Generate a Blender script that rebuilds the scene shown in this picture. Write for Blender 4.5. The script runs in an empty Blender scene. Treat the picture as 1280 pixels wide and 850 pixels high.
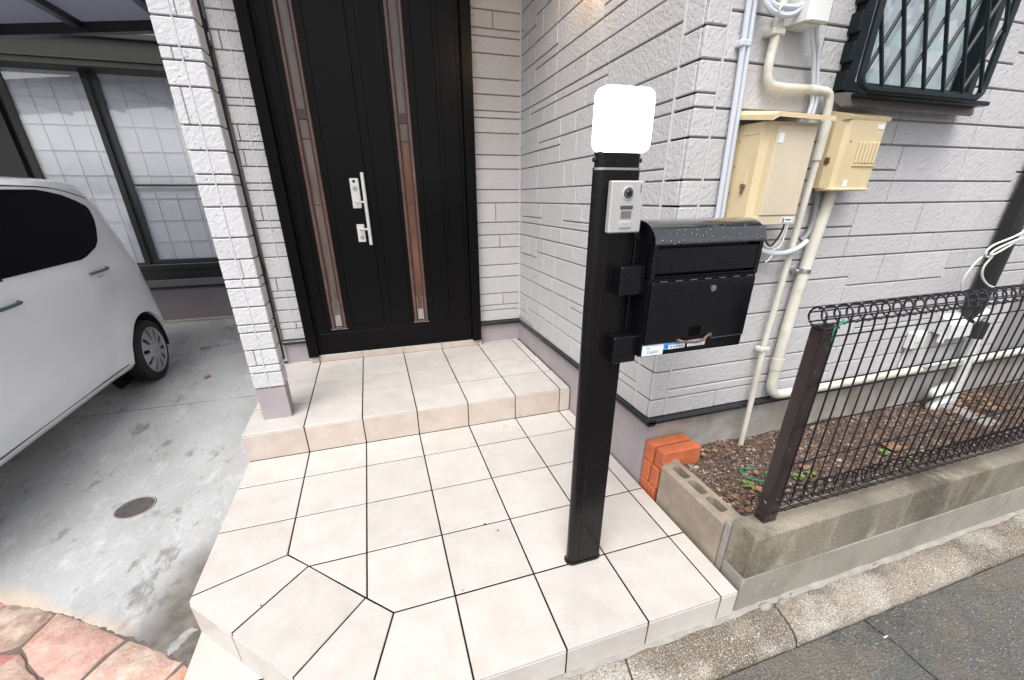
import bpy, bmesh, math, random
from mathutils import Matrix, Vector
R_ = random.Random(7)
sc = bpy.context.scene
COL = sc.collection
rad = math.radians
# ------------------------------------------------------------------ camera
cam_d = bpy.data.cameras.new("camera")
cam = bpy.data.objects.new("camera", cam_d)
COL.objects.link(cam)
_r = (0.9518513576616519, -0.3065517505773837, -0.002239896335997915)
_d = (-0.1258189325866738, -0.383987469318919, -0.9147257619684696)
_f = (0.2795506915040714, 0.8709647797838764, -0.4040690080365048)
cam.matrix_world = Matrix(((_r[0], -_d[0], -_f[0], 0.77767), (_r[1], -_d[1], -_f[1], -0.75145),
                           (_r[2], -_d[2], -_f[2], 1.32503), (0, 0, 0, 1)))
cam_d.sensor_width = 36
cam_d.lens = 519.479 / 1280 * 36
cam_d.shift_y = (466.836 - 425) / 1280
cam_d.clip_start = 0.02
cam_d.clip_end = 800
sc.camera = cam
# ------------------------------------------------------------------ sky and light (overcast, wet day)
SUN_EL, SUN_AZ = rad(58), rad(215)
w = bpy.data.worlds.new("World")
sc.world = w
w.use_nodes = True
nt = w.node_tree
nt.nodes.clear()
sky = nt.nodes.new("ShaderNodeTexSky")
sky.sky_type = 'NISHITA'
sky.sun_disc = False
sky.sun_elevation = SUN_EL
sky.sun_rotation = SUN_AZ
sky.dust_density = 4.0
hs = nt.nodes.new("ShaderNodeHueSaturation")       # thin cloud cover takes the blue out of the sky
hs.inputs['Saturation'].default_value = 0.24
bg = nt.nodes.new("ShaderNodeBackground")
bg.inputs['Strength'].default_value = 0.145
wo = nt.nodes.new("ShaderNodeOutputWorld")
nt.links.new(sky.outputs[0], hs.inputs['Color'])
nt.links.new(hs.outputs[0], bg.inputs[0])
nt.links.new(bg.outputs[0], wo.inputs[0])
sd = bpy.data.lights.new("sun", 'SUN')
sd.energy = 1.35
sd.angle = rad(40)
sd.color = (1.0, 0.985, 0.96)
sun = bpy.data.objects.new("sun", sd)
COL.objects.link(sun)
_sv = Vector((math.sin(SUN_AZ) * math.cos(SUN_EL), math.cos(SUN_AZ) * math.cos(SUN_EL), math.sin(SUN_EL)))
sun.rotation_euler = _sv.to_track_quat('Z', 'Y').to_euler()
sc.view_settings.view_transform = 'Standard'
sc.view_settings.look = 'None'
sc.view_settings.exposure = 0.83
sc.view_settings.gamma = 1.0
sc.cycles.max_bounces = 8
sc.cycles.use_denoising = True

# ------------------------------------------------------------------ materials
def mat(name, col, rough=0.6, metal=0.0, spec=0.5, var=0.0, vscale=8.0, vcol=None, bump=0.0, bscale=60.0, bdist=0.004,
        spots=None, rnd=0.0, rvar=0.0, stretch=(1, 1, 1), emit=None, coat=0.0, bump2=None, stain=None, grain=None):
    m = bpy.data.materials.new(name)
    m.use_nodes = True
    n = m.node_tree.nodes
    L = m.node_tree.links.new
    p = n['Principled BSDF']
    p.inputs['Base Color'].default_value = (*col, 1)
    p.inputs['Roughness'].default_value = rough
    p.inputs['Metallic'].default_value = metal
    p.inputs['Specular IOR Level'].default_value = spec
    if coat:
        p.inputs['Coat Weight'].default_value = coat
        p.inputs['Coat Roughness'].default_value = 0.05
    if emit:
        p.inputs['Emission Color'].default_value = (*emit[0], 1)
        p.inputs['Emission Strength'].default_value = emit[1]
    tc = n.new('ShaderNodeTexCoord')
    mp = n.new('ShaderNodeMapping')
    mp.inputs['Scale'].default_value = stretch
    L(tc.outputs['Object'], mp.inputs[0])
    oi = n.new('ShaderNodeObjectInfo')
    ml = n.new('ShaderNodeMath'); ml.operation = 'MULTIPLY'; ml.inputs[1].default_value = 13.0
    L(oi.outputs['Random'], ml.inputs[0])
    av = n.new('ShaderNodeVectorMath'); av.operation = 'ADD'
    L(mp.outputs[0], av.inputs[0]); 
    if rnd: L(ml.outputs[0], av.inputs[1])
    vec = av.outputs[0]
    cur = None
    def noise(scale, detail=5, rough_=0.6, v=vec):
        t = n.new('ShaderNodeTexNoise')
        t.inputs['Scale'].default_value = scale; t.inputs['Detail'].default_value = detail
        t.inputs['Roughness'].default_value = rough_
        L(v, t.inputs['Vector'])
        return t.outputs['Fac']
    def ramp(fac, a, b, ca=(0, 0, 0), cb=(1, 1, 1)):
        r = n.new('ShaderNodeValToRGB')
        r.color_ramp.elements[0].position = a; r.color_ramp.elements[0].color = (*ca, 1)
        r.color_ramp.elements[1].position = b; r.color_ramp.elements[1].color = (*cb, 1)
        L(fac, r.inputs[0])
        return r.outputs[0]
    def mix(fac, a, b, mode='MIX'):
        x = n.new('ShaderNodeMix'); x.data_type = 'RGBA'; x.blend_type = mode
        for s, v in ((x.inputs[0], fac), (x.inputs[6], a), (x.inputs[7], b)):
            if isinstance(v, (int, float)): s.default_value = v
            elif isinstance(v, tuple): s.default_value = (*v, 1)
            else: L(v, s)
        return x.outputs[2]
    cur = tuple(col)
    if var:
        c2 = vcol or tuple(c * (1 - var) for c in col)
        cur = mix(ramp(noise(vscale), 0.35, 0.68), cur, tuple(c2))
    if stain:                         # list of (colour, scale, lo, hi, amount)
        for (scol, sscale, lo, hi, amt) in stain:
            f = ramp(noise(sscale, 7, 0.65), lo, hi, (0, 0, 0), (amt, amt, amt))
            cur = mix(f, cur, tuple(scol))
    if grain:                         # list of (colour, scale, lo, hi, amount): fine aggregate
        for gi, (gcol, gs, lo, hi, amt) in enumerate(grain):
            gv = n.new('ShaderNodeVectorMath'); gv.operation = 'ADD'; gv.inputs[1].default_value = (3.1 * gi + 1, 7.7 * gi, 1.3)
            L(vec, gv.inputs[0])
            cur = mix(ramp(noise(gs, 2, 0.5, gv.outputs[0]), lo, hi, (0, 0, 0), (amt, amt, amt)), cur, tuple(gcol))
    if spots:                         # (colour, scale, threshold, amount): specks
        for (scol, sscale, th, amt) in spots:
            v = n.new('ShaderNodeTexVoronoi'); v.inputs['Scale'].default_value = sscale
            L(vec, v.inputs['Vector'])
            w_ = n.new('ShaderNodeTexWhiteNoise'); L(v.outputs['Position'], w_.inputs['Vector'])
            f = ramp(w_.outputs['Value'], th, min(1, th + 0.02), (0, 0, 0), (amt, amt, amt))
            g = ramp(v.outputs['Distance'], 0.25, 0.5, (1, 1, 1), (0, 0, 0))
            cur = mix(mix(1.0, f, g, 'MULTIPLY'), cur, tuple(scol))
    if rnd:
        mr = n.new('ShaderNodeMapRange')
        mr.inputs[3].default_value = 1 - rnd; mr.inputs[4].default_value = 1 + rnd * 0.5
        L(oi.outputs['Random'], mr.inputs[0])
        cc = n.new('ShaderNodeCombineColor')
        for i in range(3): L(mr.outputs[0], cc.inputs[i])
        cur = mix(1.0, cur, cc.outputs[0], 'MULTIPLY')
    if not isinstance(cur, tuple): L(cur, p.inputs['Base Color'])
    if rvar:
        mr = n.new('ShaderNodeMapRange'); mr.inputs[1].default_value = 0.35; mr.inputs[2].default_value = 0.65
        mr.inputs[3].default_value = max(0.02, rough - rvar); mr.inputs[4].default_value = rough + rvar
        L(noise(vscale * 0.7, 4), mr.inputs[0]); L(mr.outputs[0], p.inputs['Roughness'])
    prev = None
    if bump:
        b = n.new('ShaderNodeBump'); b.inputs['Strength'].default_value = bump; b.inputs['Distance'].default_value = bdist
        L(noise(bscale, 6, 0.62), b.inputs['Height']); prev = b.outputs[0]
    if bump2:                         # (kind, scale, strength, distance)
        k, s_, st_, di_ = bump2
        b = n.new('ShaderNodeBump'); b.inputs['Strength'].default_value = st_; b.inputs['Distance'].default_value = di_
        v = n.new('ShaderNodeTexVoronoi'); v.inputs['Scale'].default_value = s_
        v.inputs['Randomness'].default_value = 1
        L(vec, v.inputs['Vector'])
        if k == 'pit':
            h = ramp(v.outputs['Distance'], 0.05, 0.22)
        elif k == 'drop':
            h = ramp(v.outputs['Distance'], 0.12, 0.3, (1, 1, 1), (0, 0, 0))
        else:
            h = v.outputs['Distance']
        L(h, b.inputs['Height'])
        if prev: L(prev, b.inputs['Normal'])
        prev = b.outputs[0]
    if prev: L(prev, p.inputs['Normal'])
    return m

def siding_mat(name, col):
    """painted stone-textured siding: chiselled diagonal relief and small pits"""
    m = mat(name, col, 0.62, var=0.06, vscale=5, rnd=0.05, spec=0.35)
    n = m.node_tree.nodes; L = m.node_tree.links.new
    p = n['Principled BSDF']
    tc = n.new('ShaderNodeTexCoord'); oi = n.new('ShaderNodeObjectInfo')
    mp = n.new('ShaderNodeCombineXYZ')
    av = n.new('ShaderNodeVectorMath'); av.operation = 'ADD'
    L(tc.outputs['Object'], av.inputs[0]); L(oi.outputs['Random'], av.inputs[1]); 
    dd = Vector((0.62, 0.55, 0.56)).normalized(); e1 = dd.cross(Vector((0, 0, 1))).normalized(); e2 = dd.cross(e1)
    for i_, (ax, k_) in enumerate(((dd, 0.28), (e1, 1.0), (e2, 1.0))):     # strokes run diagonally up the face
        dt = n.new('ShaderNodeVectorMath'); dt.operation = 'DOT_PRODUCT'; dt.inputs[1].default_value = ax * k_
        L(av.outputs[0], dt.inputs[0]); L(dt.outputs['Value'], mp.inputs[i_])
    t1 = n.new('ShaderNodeTexNoise'); t1.inputs['Scale'].default_value = 75; t1.inputs['Detail'].default_value = 4; t1.inputs['Roughness'].default_value = 0.5
    t1.inputs['Distortion'].default_value = 0.3
    L(mp.outputs[0], t1.inputs['Vector'])
    b1 = n.new('ShaderNodeBump'); b1.inputs['Strength'].default_value = 1.0; b1.inputs['Distance'].default_value = 0.0042
    L(t1.outputs['Fac'], b1.inputs['Height'])
    v = n.new('ShaderNodeTexVoronoi'); v.inputs['Scale'].default_value = 75; L(av.outputs[0], v.inputs['Vector'])
    w_ = n.new('ShaderNodeTexWhiteNoise'); L(v.outputs['Position'], w_.inputs['Vector'])
    r1 = n.new('ShaderNodeMapRange'); r1.inputs[1].default_value = 0.1; r1.inputs[2].default_value = 0.3; L(v.outputs['Distance'], r1.inputs[0])
    r2 = n.new('ShaderNodeMapRange'); r2.inputs[1].default_value = 0.10; r2.inputs[2].default_value = 0.14; L(w_.outputs['Value'], r2.inputs[0])
    mx = n.new('ShaderNodeMath'); mx.operation = 'MAXIMUM'; L(r1.outputs[0], mx.inputs[0]); L(r2.outputs[0], mx.inputs[1])
    b2 = n.new('ShaderNodeBump'); b2.inputs['Strength'].default_value = 0.9; b2.inputs['Distance'].default_value = 0.004
    L(mx.outputs[0], b2.inputs['Height']); L(b1.outputs[0], b2.inputs['Normal']); L(b2.outputs[0], p.inputs['Normal'])
    return m

MT = dict(
    siding=siding_mat('siding_paint', (0.505, 0.495, 0.505)),
    siding_skylit=siding_mat('skylit_siding_paint', (0.56, 0.56, 0.575)),  # wall siding lightened for the pillar: skylight is put into the colour
    groove=mat('shaded_siding_groove', (0.25, 0.24, 0.245), 0.8),  # same siding, darkened: shade in the grooves is put into the colour
    plinth=mat('mauve_render', (0.36, 0.315, 0.335), 0.75, var=0.12, vscale=6, bump=0.25, bscale=180, bdist=0.002),
    found=mat('bare_foundation', (0.44, 0.43, 0.41), 0.85, var=0.2, vscale=3, bump=0.35, bscale=90, bdist=0.003,
              stain=[((0.24, 0.20, 0.155), 3.2, 0.42, 0.62, 0.8), ((0.2, 0.18, 0.16), 14, 0.6, 0.8, 0.5)]),
    trim=mat('black_trim', (0.018, 0.018, 0.02), 0.28, rvar=0.1),
    tile=mat('cream_tile', (0.53, 0.50, 0.468), 0.36, var=0.5, vscale=9, vcol=(0.48, 0.44, 0.405), rnd=0.07, bump=0.18, bscale=45, bdist=0.002, rvar=0.1, spec=0.4,
             stain=[((0.56, 0.535, 0.515), 22, 0.55, 0.75, 0.7), ((0.38, 0.335, 0.305), 3.1, 0.52, 0.72, 0.35), ((0.36, 0.31, 0.27), 55, 0.68, 0.74, 0.35), ((0.50, 0.44, 0.40), 7.5, 0.6, 0.68, 0.3)]),
    tile_riser=mat('cream_riser_tile', (0.53, 0.47, 0.425), 0.45, var=0.5, vscale=10, vcol=(0.46, 0.385, 0.325), rnd=0.04, bump=0.18, bscale=45, bdist=0.002, spec=0.4),
    grout=mat('dark_grout', (0.010, 0.007, 0.006), 0.95, spec=0.1),
    door=mat('door_dark', (0.0035, 0.0032, 0.0035), 0.3, bump=0.08, bscale=220, bdist=0.001, stretch=(1, 1, .15), spec=0.13),
    door_frame=mat('door_frame_black', (0.003, 0.0028, 0.0028), 0.34, spec=0.12),
    copper=mat('coppery_moulding', (0.14, 0.078, 0.064), 0.18, metal=0.1, var=0.3, vscale=14),
    copper_dark=mat('dark_moulding', (0.045, 0.026, 0.022), 0.3),
    door_glass=mat('smoky_door_glass', (0.15, 0.11, 0.10), 0.10, var=0.5, vscale=7, stretch=(3, 3, .5)),
    amber_glass=mat('amber_door_glass', (0.17, 0.08, 0.05), 0.10, var=0.5, vscale=7, stretch=(3, 3, .5)),
    chrome_white=mat('satin_silver', (0.75, 0.75, 0.75), 0.3, metal=0.5),
    steel=mat('steel', (0.5, 0.5, 0.5), 0.3, metal=1.0),
    post=mat('wet_black_metal', (0.005, 0.0042, 0.0048), 0.2, rvar=0.1, vscale=14, bump2=('drop', 120, 0.3, 0.002), stretch=(1, 1, 0.35), spec=0.28),
    mail=mat('wet_black_mailbox', (0.004, 0.004, 0.006), 0.24, rvar=0.08, vscale=9, bump=0.05, bscale=150, bdist=0.0007, bump2=('drop', 95, 0.4, 0.0015), spec=0.35),
    hood=mat('wet_black_hood', (0.010, 0.010, 0.014), 0.15, rvar=0.06, vscale=30, bump2=('drop', 70, 0.7, 0.003), spec=1.0, coat=1.0, metal=0.1),
    mail_slot=mat('mailbox_flap', (0.0015, 0.0015, 0.0018), 0.4, spec=0.1),
    brass=mat('worn_brass', (0.32, 0.22, 0.15), 0.4, metal=0.8, var=0.4, vscale=30),
    label=mat('white_label', (0.72, 0.76, 0.82), 0.5),
    label_blue=mat('blue_label', (0.10, 0.32, 0.68), 0.5),
    ink=mat('grey_ink', (0.16, 0.17, 0.2), 0.6),
    ink_blue=mat('blue_ink', (0.03, 0.12, 0.4), 0.5),
    panel=mat('intercom_silver', (0.5, 0.49, 0.48), 0.38, metal=0.3),
    lens=mat('lens_black', (0.01, 0.01, 0.012), 0.08),
    lens2=mat('lens_grey', (0.07, 0.07, 0.08), 0.25),
    lamp_glow=mat('lit_white_diffuser', (0.9, 0.9, 0.9), 0.4, emit=((1.0, 0.985, 0.97), 3.2)),
    warm_glow=mat('lit_warm_glass', (0.9, 0.8, 0.6), 0.4, emit=((1.0, 0.62, 0.25), 20)),
    white_p=mat('white_plastic', (0.66, 0.67, 0.66), 0.45, var=0.1, vscale=8),
    cream_p=mat('cream_pipe_plastic', (0.66, 0.64, 0.56), 0.45, var=0.25, vscale=5, stain=[((0.38, 0.30, 0.18), 9, 0.56, 0.72, 0.55), ((0.28, 0.24, 0.18), 30, 0.62, 0.7, 0.45)]),
    beige=mat('beige_box', (0.64, 0.52, 0.32), 0.55, var=0.12, vscale=6, rvar=0.06, stretch=(1.4, 1.4, .8), stain=[((0.46, 0.36, 0.21), 7, 0.55, 0.8, 0.35), ((0.33, 0.25, 0.14), 40, 0.66, 0.75, 0.35)]),
    beige2=mat('beige_box_face', (0.60, 0.52, 0.39), 0.6, var=0.12, vscale=4, stretch=(1.2, 1.2, .8), stain=[((0.48, 0.40, 0.28), 6, 0.56, 0.8, 0.3)]),
    cable=mat('grey_cable', (0.52, 0.55, 0.6), 0.4),
    cable_w=mat('white_cable', (0.72, 0.72, 0.7), 0.4),
    cable_d=mat('maroon_cable', (0.08, 0.02, 0.03), 0.4),
    cable_g=mat('dark_grey_hose', (0.22, 0.22, 0.23), 0.5),
    green=mat('green_wire', (0.02, 0.28, 0.16), 0.4),
    fence=mat('dark_mesh_wire', (0.012, 0.011, 0.014), 0.22, rvar=0.1),
    fence_post=mat('brown_fence_post', (0.036, 0.021, 0.022), 0.35, var=0.5, vscale=12, vcol=(0.03, 0.018, 0.018), stain=[((0.14, 0.1, 0.09), 25, 0.62, 0.75, 0.7)]),
    block=mat('weathered_block', (0.27, 0.235, 0.18), 0.85, var=0.3, vscale=3.5, vcol=(0.15, 0.135, 0.105), bump=0.6, bscale=130, bdist=0.004,
              stain=[((0.05, 0.040, 0.028), 3.0, 0.48, 0.60, 0.78), ((0.40, 0.375, 0.33), 9, 0.58, 0.72, 0.7), ((0.155, 0.13, 0.085), 6, 0.52, 0.7, 0.5)], grain=[((0.07, 0.06, 0.05), 230, 0.56, 0.66, 0.7), ((0.45, 0.42, 0.37), 260, 0.62, 0.70, 0.5)], stretch=(1, 1, 0.55)),
    block_low=mat('cleaner_block', (0.31, 0.285, 0.245), 0.85, var=0.2, vscale=3, bump=0.5, bscale=150, bdist=0.003, grain=[((0.2, 0.18, 0.155), 240, 0.52, 0.66, 0.6)],
                  stain=[((0.2, 0.175, 0.145), 4, 0.48, 0.66, 0.75), ((0.45, 0.43, 0.4), 12, 0.58, 0.7, 0.5)]),
    mortar=mat('mortar', (0.33, 0.31, 0.28), 0.9, var=0.3, vscale=15, bump=0.6, bscale=90, bdist=0.005),
    hollow=mat('hollow_block_concrete', (0.36, 0.29, 0.235), 0.85, var=0.3, vscale=5, vcol=(0.23, 0.19, 0.14), bump=0.5, bscale=120, bdist=0.004,
               stain=[((0.15, 0.14, 0.09), 7, 0.5, 0.75, 0.7), ((0.45, 0.42, 0.38), 9, 0.6, 0.8, 0.5)]),
    brick=mat('orange_brick', (0.58, 0.15, 0.06), 0.8, var=0.3, vscale=12, stain=[((0.30, 0.10, 0.05), 9, 0.55, 0.72, 0.6), ((0.5, 0.33, 0.25), 26, 0.62, 0.72, 0.4)], bump=0.3, bscale=120, bdist=0.002, rnd=0.08),
    kerb=mat('kerb_concrete', (0.33, 0.285, 0.23), 0.5, var=0.4, vscale=5, vcol=(0.25, 0.21, 0.165), bump=0.8, bscale=190, bdist=0.006, rvar=0.15,
             stain=[((0.11, 0.085, 0.06), 3.2, 0.47, 0.60, 0.75), ((0.52, 0.49, 0.45), 4.5, 0.50, 0.66, 0.6)], grain=[((0.06, 0.045, 0.03), 210, 0.52, 0.60, 0.75), ((0.72, 0.69, 0.64), 230, 0.58, 0.64, 0.7)], bump2=('cell', 150, 0.35, 0.004)),
    asphalt=mat('wet_asphalt', (0.135, 0.134, 0.125), 0.2, var=0.5, vscale=2.5, vcol=(0.085, 0.088, 0.084), bump=1.0, bscale=150, bdist=0.007, rvar=0.2,
                stain=[((0.17, 0.14, 0.105), 3.2, 0.50, 0.64, 0.7), ((0.04, 0.043, 0.04), 4, 0.54, 0.68, 0.6)], grain=[((0.20, 0.195, 0.18), 120, 0.55, 0.66, 0.55), ((0.025, 0.025, 0.024), 150, 0.55, 0.64, 0.6), ((0.42, 0.41, 0.38), 160, 0.66, 0.71, 0.65), ((0.22, 0.165, 0.11), 100, 0.66, 0.72, 0.4)], bump2=('cell', 130, 0.4, 0.005)),
    concrete=None, paving_mortar=mat('grey_mortar', (0.15, 0.125, 0.11), 0.9, var=0.3, vscale=20, bump=0.7, bscale=80, bdist=0.006),
    stone=[mat('stone_%s' % k, c, 0.65, var=0.5, vscale=11, vcol=c2, bump=0.8, bscale=22, bdist=0.014, rnd=0.06,
               stain=[((0.60, 0.50, 0.41), 6, 0.52, 0.66, 0.75), ((0.30, 0.17, 0.12), 9, 0.58, 0.70, 0.6), ((0.16, 0.07, 0.05), 34, 0.64, 0.74, 0.6), ((0.7, 0.62, 0.55), 28, 0.62, 0.7, 0.5)])
           for k, c, c2 in (('ochre', (0.25, 0.18, 0.135), (0.33, 0.21, 0.17)), ('pink', (0.40, 0.215, 0.18), (0.52, 0.36, 0.30)),
                            ('peach', (0.55, 0.42, 0.35), (0.44, 0.26, 0.20)), ('rust', (0.52, 0.25, 0.17), (0.58, 0.38, 0.3)), ('plum', (0.40, 0.15, 0.14), (0.48, 0.26, 0.22)))],
    soil=mat('damp_soil', (0.085, 0.056, 0.042), 0.9, var=0.5, vscale=20, vcol=(0.15, 0.108, 0.085), bump=1.0, bscale=110, bdist=0.01,
             spots=[((0.36, 0.29, 0.26), 120, 0.8, 0.9), ((0.02, 0.015, 0.012), 90, 0.75, 0.8), ((0.17, 0.10, 0.08), 100, 0.8, 0.8)]),
    chips=[mat('gravel_%d' % i, c, 0.75, rnd=0.3) for i, c in enumerate(((0.28, 0.19, 0.145), (0.15, 0.085, 0.055), (0.50, 0.43, 0.37), (0.05, 0.035, 0.028), (0.22, 0.125, 0.075)))],
    leaf=mat('dead_leaf', (0.21, 0.095, 0.05), 0.6, var=0.5, vscale=40, vcol=(0.38, 0.25, 0.14), rnd=0.2),
    weed=mat('green_weed', (0.17, 0.27, 0.06), 0.55, var=0.3, vscale=60),
    car=mat('white_car_paint', (0.86, 0.89, 0.92), 0.2, coat=1.0, spec=0.5, stain=[((0.74, 0.76, 0.78), 2.5, 0.5, 0.75, 0.4)]),
    car_glass=mat('black_privacy_glass', (0.004, 0.004, 0.006), 0.3, spec=0.06),
    car_black=mat('black_rubber', (0.012, 0.012, 0.013), 0.7),
    car_handle=mat('grey_door_handle', (0.07, 0.10, 0.12), 0.3),
    rim=mat('silver_wheel_cover', (0.42, 0.43, 0.45), 0.3, metal=0.5),
    red_lamp=mat('red_tail_lamp', (0.25, 0.01, 0.012), 0.15),
    dark=mat('black_aluminium', (0.012, 0.012, 0.013), 0.35),
    slate=mat('slate_aluminium', (0.020, 0.028, 0.033), 0.35),
    grey_ledge=mat('dark_ledge', (0.10, 0.095, 0.10), 0.6),
    far_wall=mat('taupe_render', (0.19, 0.165, 0.175), 0.8, bump=0.2, bscale=100, bdist=0.002, var=0.1),
    olive=mat('olive_shutter_box', (0.012, 0.013, 0.007), 0.55, var=0.3, vscale=5),
    wall_plain=mat('plain_wall', (0.45, 0.43, 0.44), 0.8, var=0.1),
    shoji=mat('frosted_screen', (0.86, 0.86, 0.90), 0.6, var=0.08, vscale=3),
    lattice=mat('screen_lattice', (0.77, 0.78, 0.81), 0.6),
    poly=None, curtain=None, glass=None,
    flash=mat('brown_flashing', (0.17, 0.155, 0.15), 0.5),
    win_dark=mat('dark_teal_aluminium', (0.007, 0.013, 0.016), 0.38, spec=0.25),
)
def ground_concrete():
    """old wet driveway concrete: pale scoured patches, damp streaks running with the car, brown dirt near the step"""
    m = mat('driveway_concrete', (0.45, 0.455, 0.46), 0.34, var=0.55, vscale=2.6, vcol=(0.33, 0.335, 0.335), grain=[((0.38, 0.38, 0.37), 60, 0.5, 0.66, 0.5), ((0.60, 0.60, 0.60), 60, 0.56, 0.72, 0.3), ((0.2, 0.19, 0.18), 200, 0.6, 0.68, 0.4)], bump=0.4, bscale=120, bdist=0.004, rvar=0.22,
            stretch=(1, 0.55, 1), stain=[((0.17, 0.17, 0.165), 7, 0.585, 0.65, 0.75), ((0.22, 0.21, 0.19), 19, 0.62, 0.68, 0.6), ((0.72, 0.73, 0.74), 8, 0.56, 0.72, 0.5), ((0.2, 0.19, 0.17), 1.3, 0.55, 0.75, 0.5)],
            bump2=('pit', 45, 0.2, 0.003))
    n = m.node_tree.nodes; L = m.node_tree.links.new; p = n['Principled BSDF']
    src = p.inputs['Base Color'].links[0].from_socket
    tc = n.new('ShaderNodeTexCoord')
    # dirt band beside the tiled step and the stone paving (a stain in the place, shaped by distance and noise)
    sp = n.new('ShaderNodeSeparateXYZ'); L(tc.outputs['Object'], sp.inputs[0])
    nz = n.new('ShaderNodeTexNoise'); nz.inputs['Scale'].default_value = 3.5; nz.inputs['Detail'].default_value = 8; L(tc.outputs['Object'], nz.inputs['Vector'])
    def m2(op, a, b):
        x = n.new('ShaderNodeMath'); x.operation = op
        for i, v in enumerate((a, b)):
            if isinstance(v, (int, float)): x.inputs[i].default_value = v
            else: L(v, x.inputs[i])
        return x.outputs[0]
    # d = x*1.0 - 0.42*(y-0.55): grows towards the step and towards the street
    d = m2('ADD', m2('MULTIPLY', sp.outputs[0], 1.0), m2('MULTIPLY', m2('SUBTRACT', sp.outputs[1], 0.5), -0.62))
    d = m2('ADD', d, m2('MULTIPLY', nz.outputs['Fac'], 0.5))
    mr = n.new('ShaderNodeMapRange'); mr.inputs[1].default_value = -0.36; mr.inputs[2].default_value = -0.08; mr.inputs[4].default_value = 0.93; L(d, mr.inputs[0])
    nb = n.new('ShaderNodeTexNoise'); nb.inputs['Scale'].default_value = 14; nb.inputs['Detail'].default_value = 8; L(tc.outputs['Object'], nb.inputs['Vector'])
    rb = n.new('ShaderNodeValToRGB')
    rb.color_ramp.elements[0].position = 0.35; rb.color_ramp.elements[0].color = (0.075, 0.064, 0.052, 1)
    rb.color_ramp.elements[1].position = 0.7; rb.color_ramp.elements[1].color = (0.19, 0.17, 0.148, 1)
    L(nb.outputs['Fac'], rb.inputs[0])
    mx = n.new('ShaderNodeMix'); mx.data_type = 'RGBA'; L(mr.outputs[0], mx.inputs[0]); L(src, mx.inputs[6]); L(rb.outputs[0], mx.inputs[7])
    # sandy mortar smear along the stones
    e = m2('ADD', m2('MULTIPLY', sp.outputs[0], 0.60), sp.outputs[1])
    e = m2('ADD', e, m2('MULTIPLY', nz.outputs['Fac'], 0.22))
    mr2 = n.new('ShaderNodeMapRange'); mr2.inputs[1].default_value = 0.70; mr2.inputs[2].default_value = 0.63; mr2.inputs[3].default_value = 0; mr2.inputs[4].default_value = 0.8; L(e, mr2.inputs[0])
    mr3 = n.new('ShaderNodeMapRange'); mr3.inputs[1].default_value = -0.28; mr3.inputs[2].default_value = -0.38; mr3.inputs[3].default_value = 0; mr3.inputs[4].default_value = 1; L(sp.outputs[0], mr3.inputs[0])
    k = m2('MULTIPLY', mr2.outputs[0], mr3.outputs[0])
    mx2 = n.new('ShaderNodeMix'); mx2.data_type = 'RGBA'; L(k, mx2.inputs[0]); L(mx.outputs[2], mx2.inputs[6]); mx2.inputs[7].default_value = (0.55, 0.46, 0.36, 1)
    L(mx2.outputs[2], p.inputs['Base Color'])
    return m
MT['concrete'] = ground_concrete()
def glass_mat(name, tint, mixf, rough=0.03):
    m = bpy.data.materials.new(name); m.use_nodes = True
    n = m.node_tree.nodes; n.clear(); L = m.node_tree.links.new
    o = n.new('ShaderNodeOutputMaterial'); t = n.new('ShaderNodeBsdfTransparent'); t.inputs[0].default_value = (*tint, 1)
    g = n.new('ShaderNodeBsdfGlossy'); g.inputs['Roughness'].default_value = rough
    mx = n.new('ShaderNodeMixShader'); f = n.new('ShaderNodeLayerWeight'); pw = n.new('ShaderNodeMath'); pw.operation = 'POWER'; pw.inputs[1].default_value = 4.0; L(f.outputs['Facing'], pw.inputs[0])
    a = n.new('ShaderNodeMath'); a.operation = 'MULTIPLY_ADD'; a.inputs[1].default_value = 0.7; a.inputs[2].default_value = mixf; L(pw.outputs[0], a.inputs[0])
    L(a.outputs[0], mx.inputs[0]); L(t.outputs[0], mx.inputs[1]); L(g.outputs[0], mx.inputs[2]); L(mx.outputs[0], o.inputs[0])
    return m
MT['glass'] = glass_mat('window_glass', (0.93, 0.94, 0.95), 0.10)
def translucent(name, col, back):
    m = bpy.data.materials.new(name); m.use_nodes = True
    n = m.node_tree.nodes; n.clear(); L = m.node_tree.links.new
    o = n.new('ShaderNodeOutputMaterial'); a = n.new('ShaderNodeBsdfTranslucent'); a.inputs[0].default_value = (*back, 1)
    b = n.new('ShaderNodeBsdfPrincipled'); b.inputs['Base Color'].default_value = (*col, 1); b.inputs['Roughness'].default_value = 0.3
    mx = n.new('ShaderNodeMixShader'); mx.inputs[0].default_value = 0.45
    L(a.outputs[0], mx.inputs[1]); L(b.outputs[0], mx.inputs[2]); L(mx.outputs[0], o.inputs[0])
    return m
MT['poly'] = translucent('smoked_polycarbonate', (0.10, 0.10, 0.12), (0.36, 0.36, 0.42))
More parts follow.
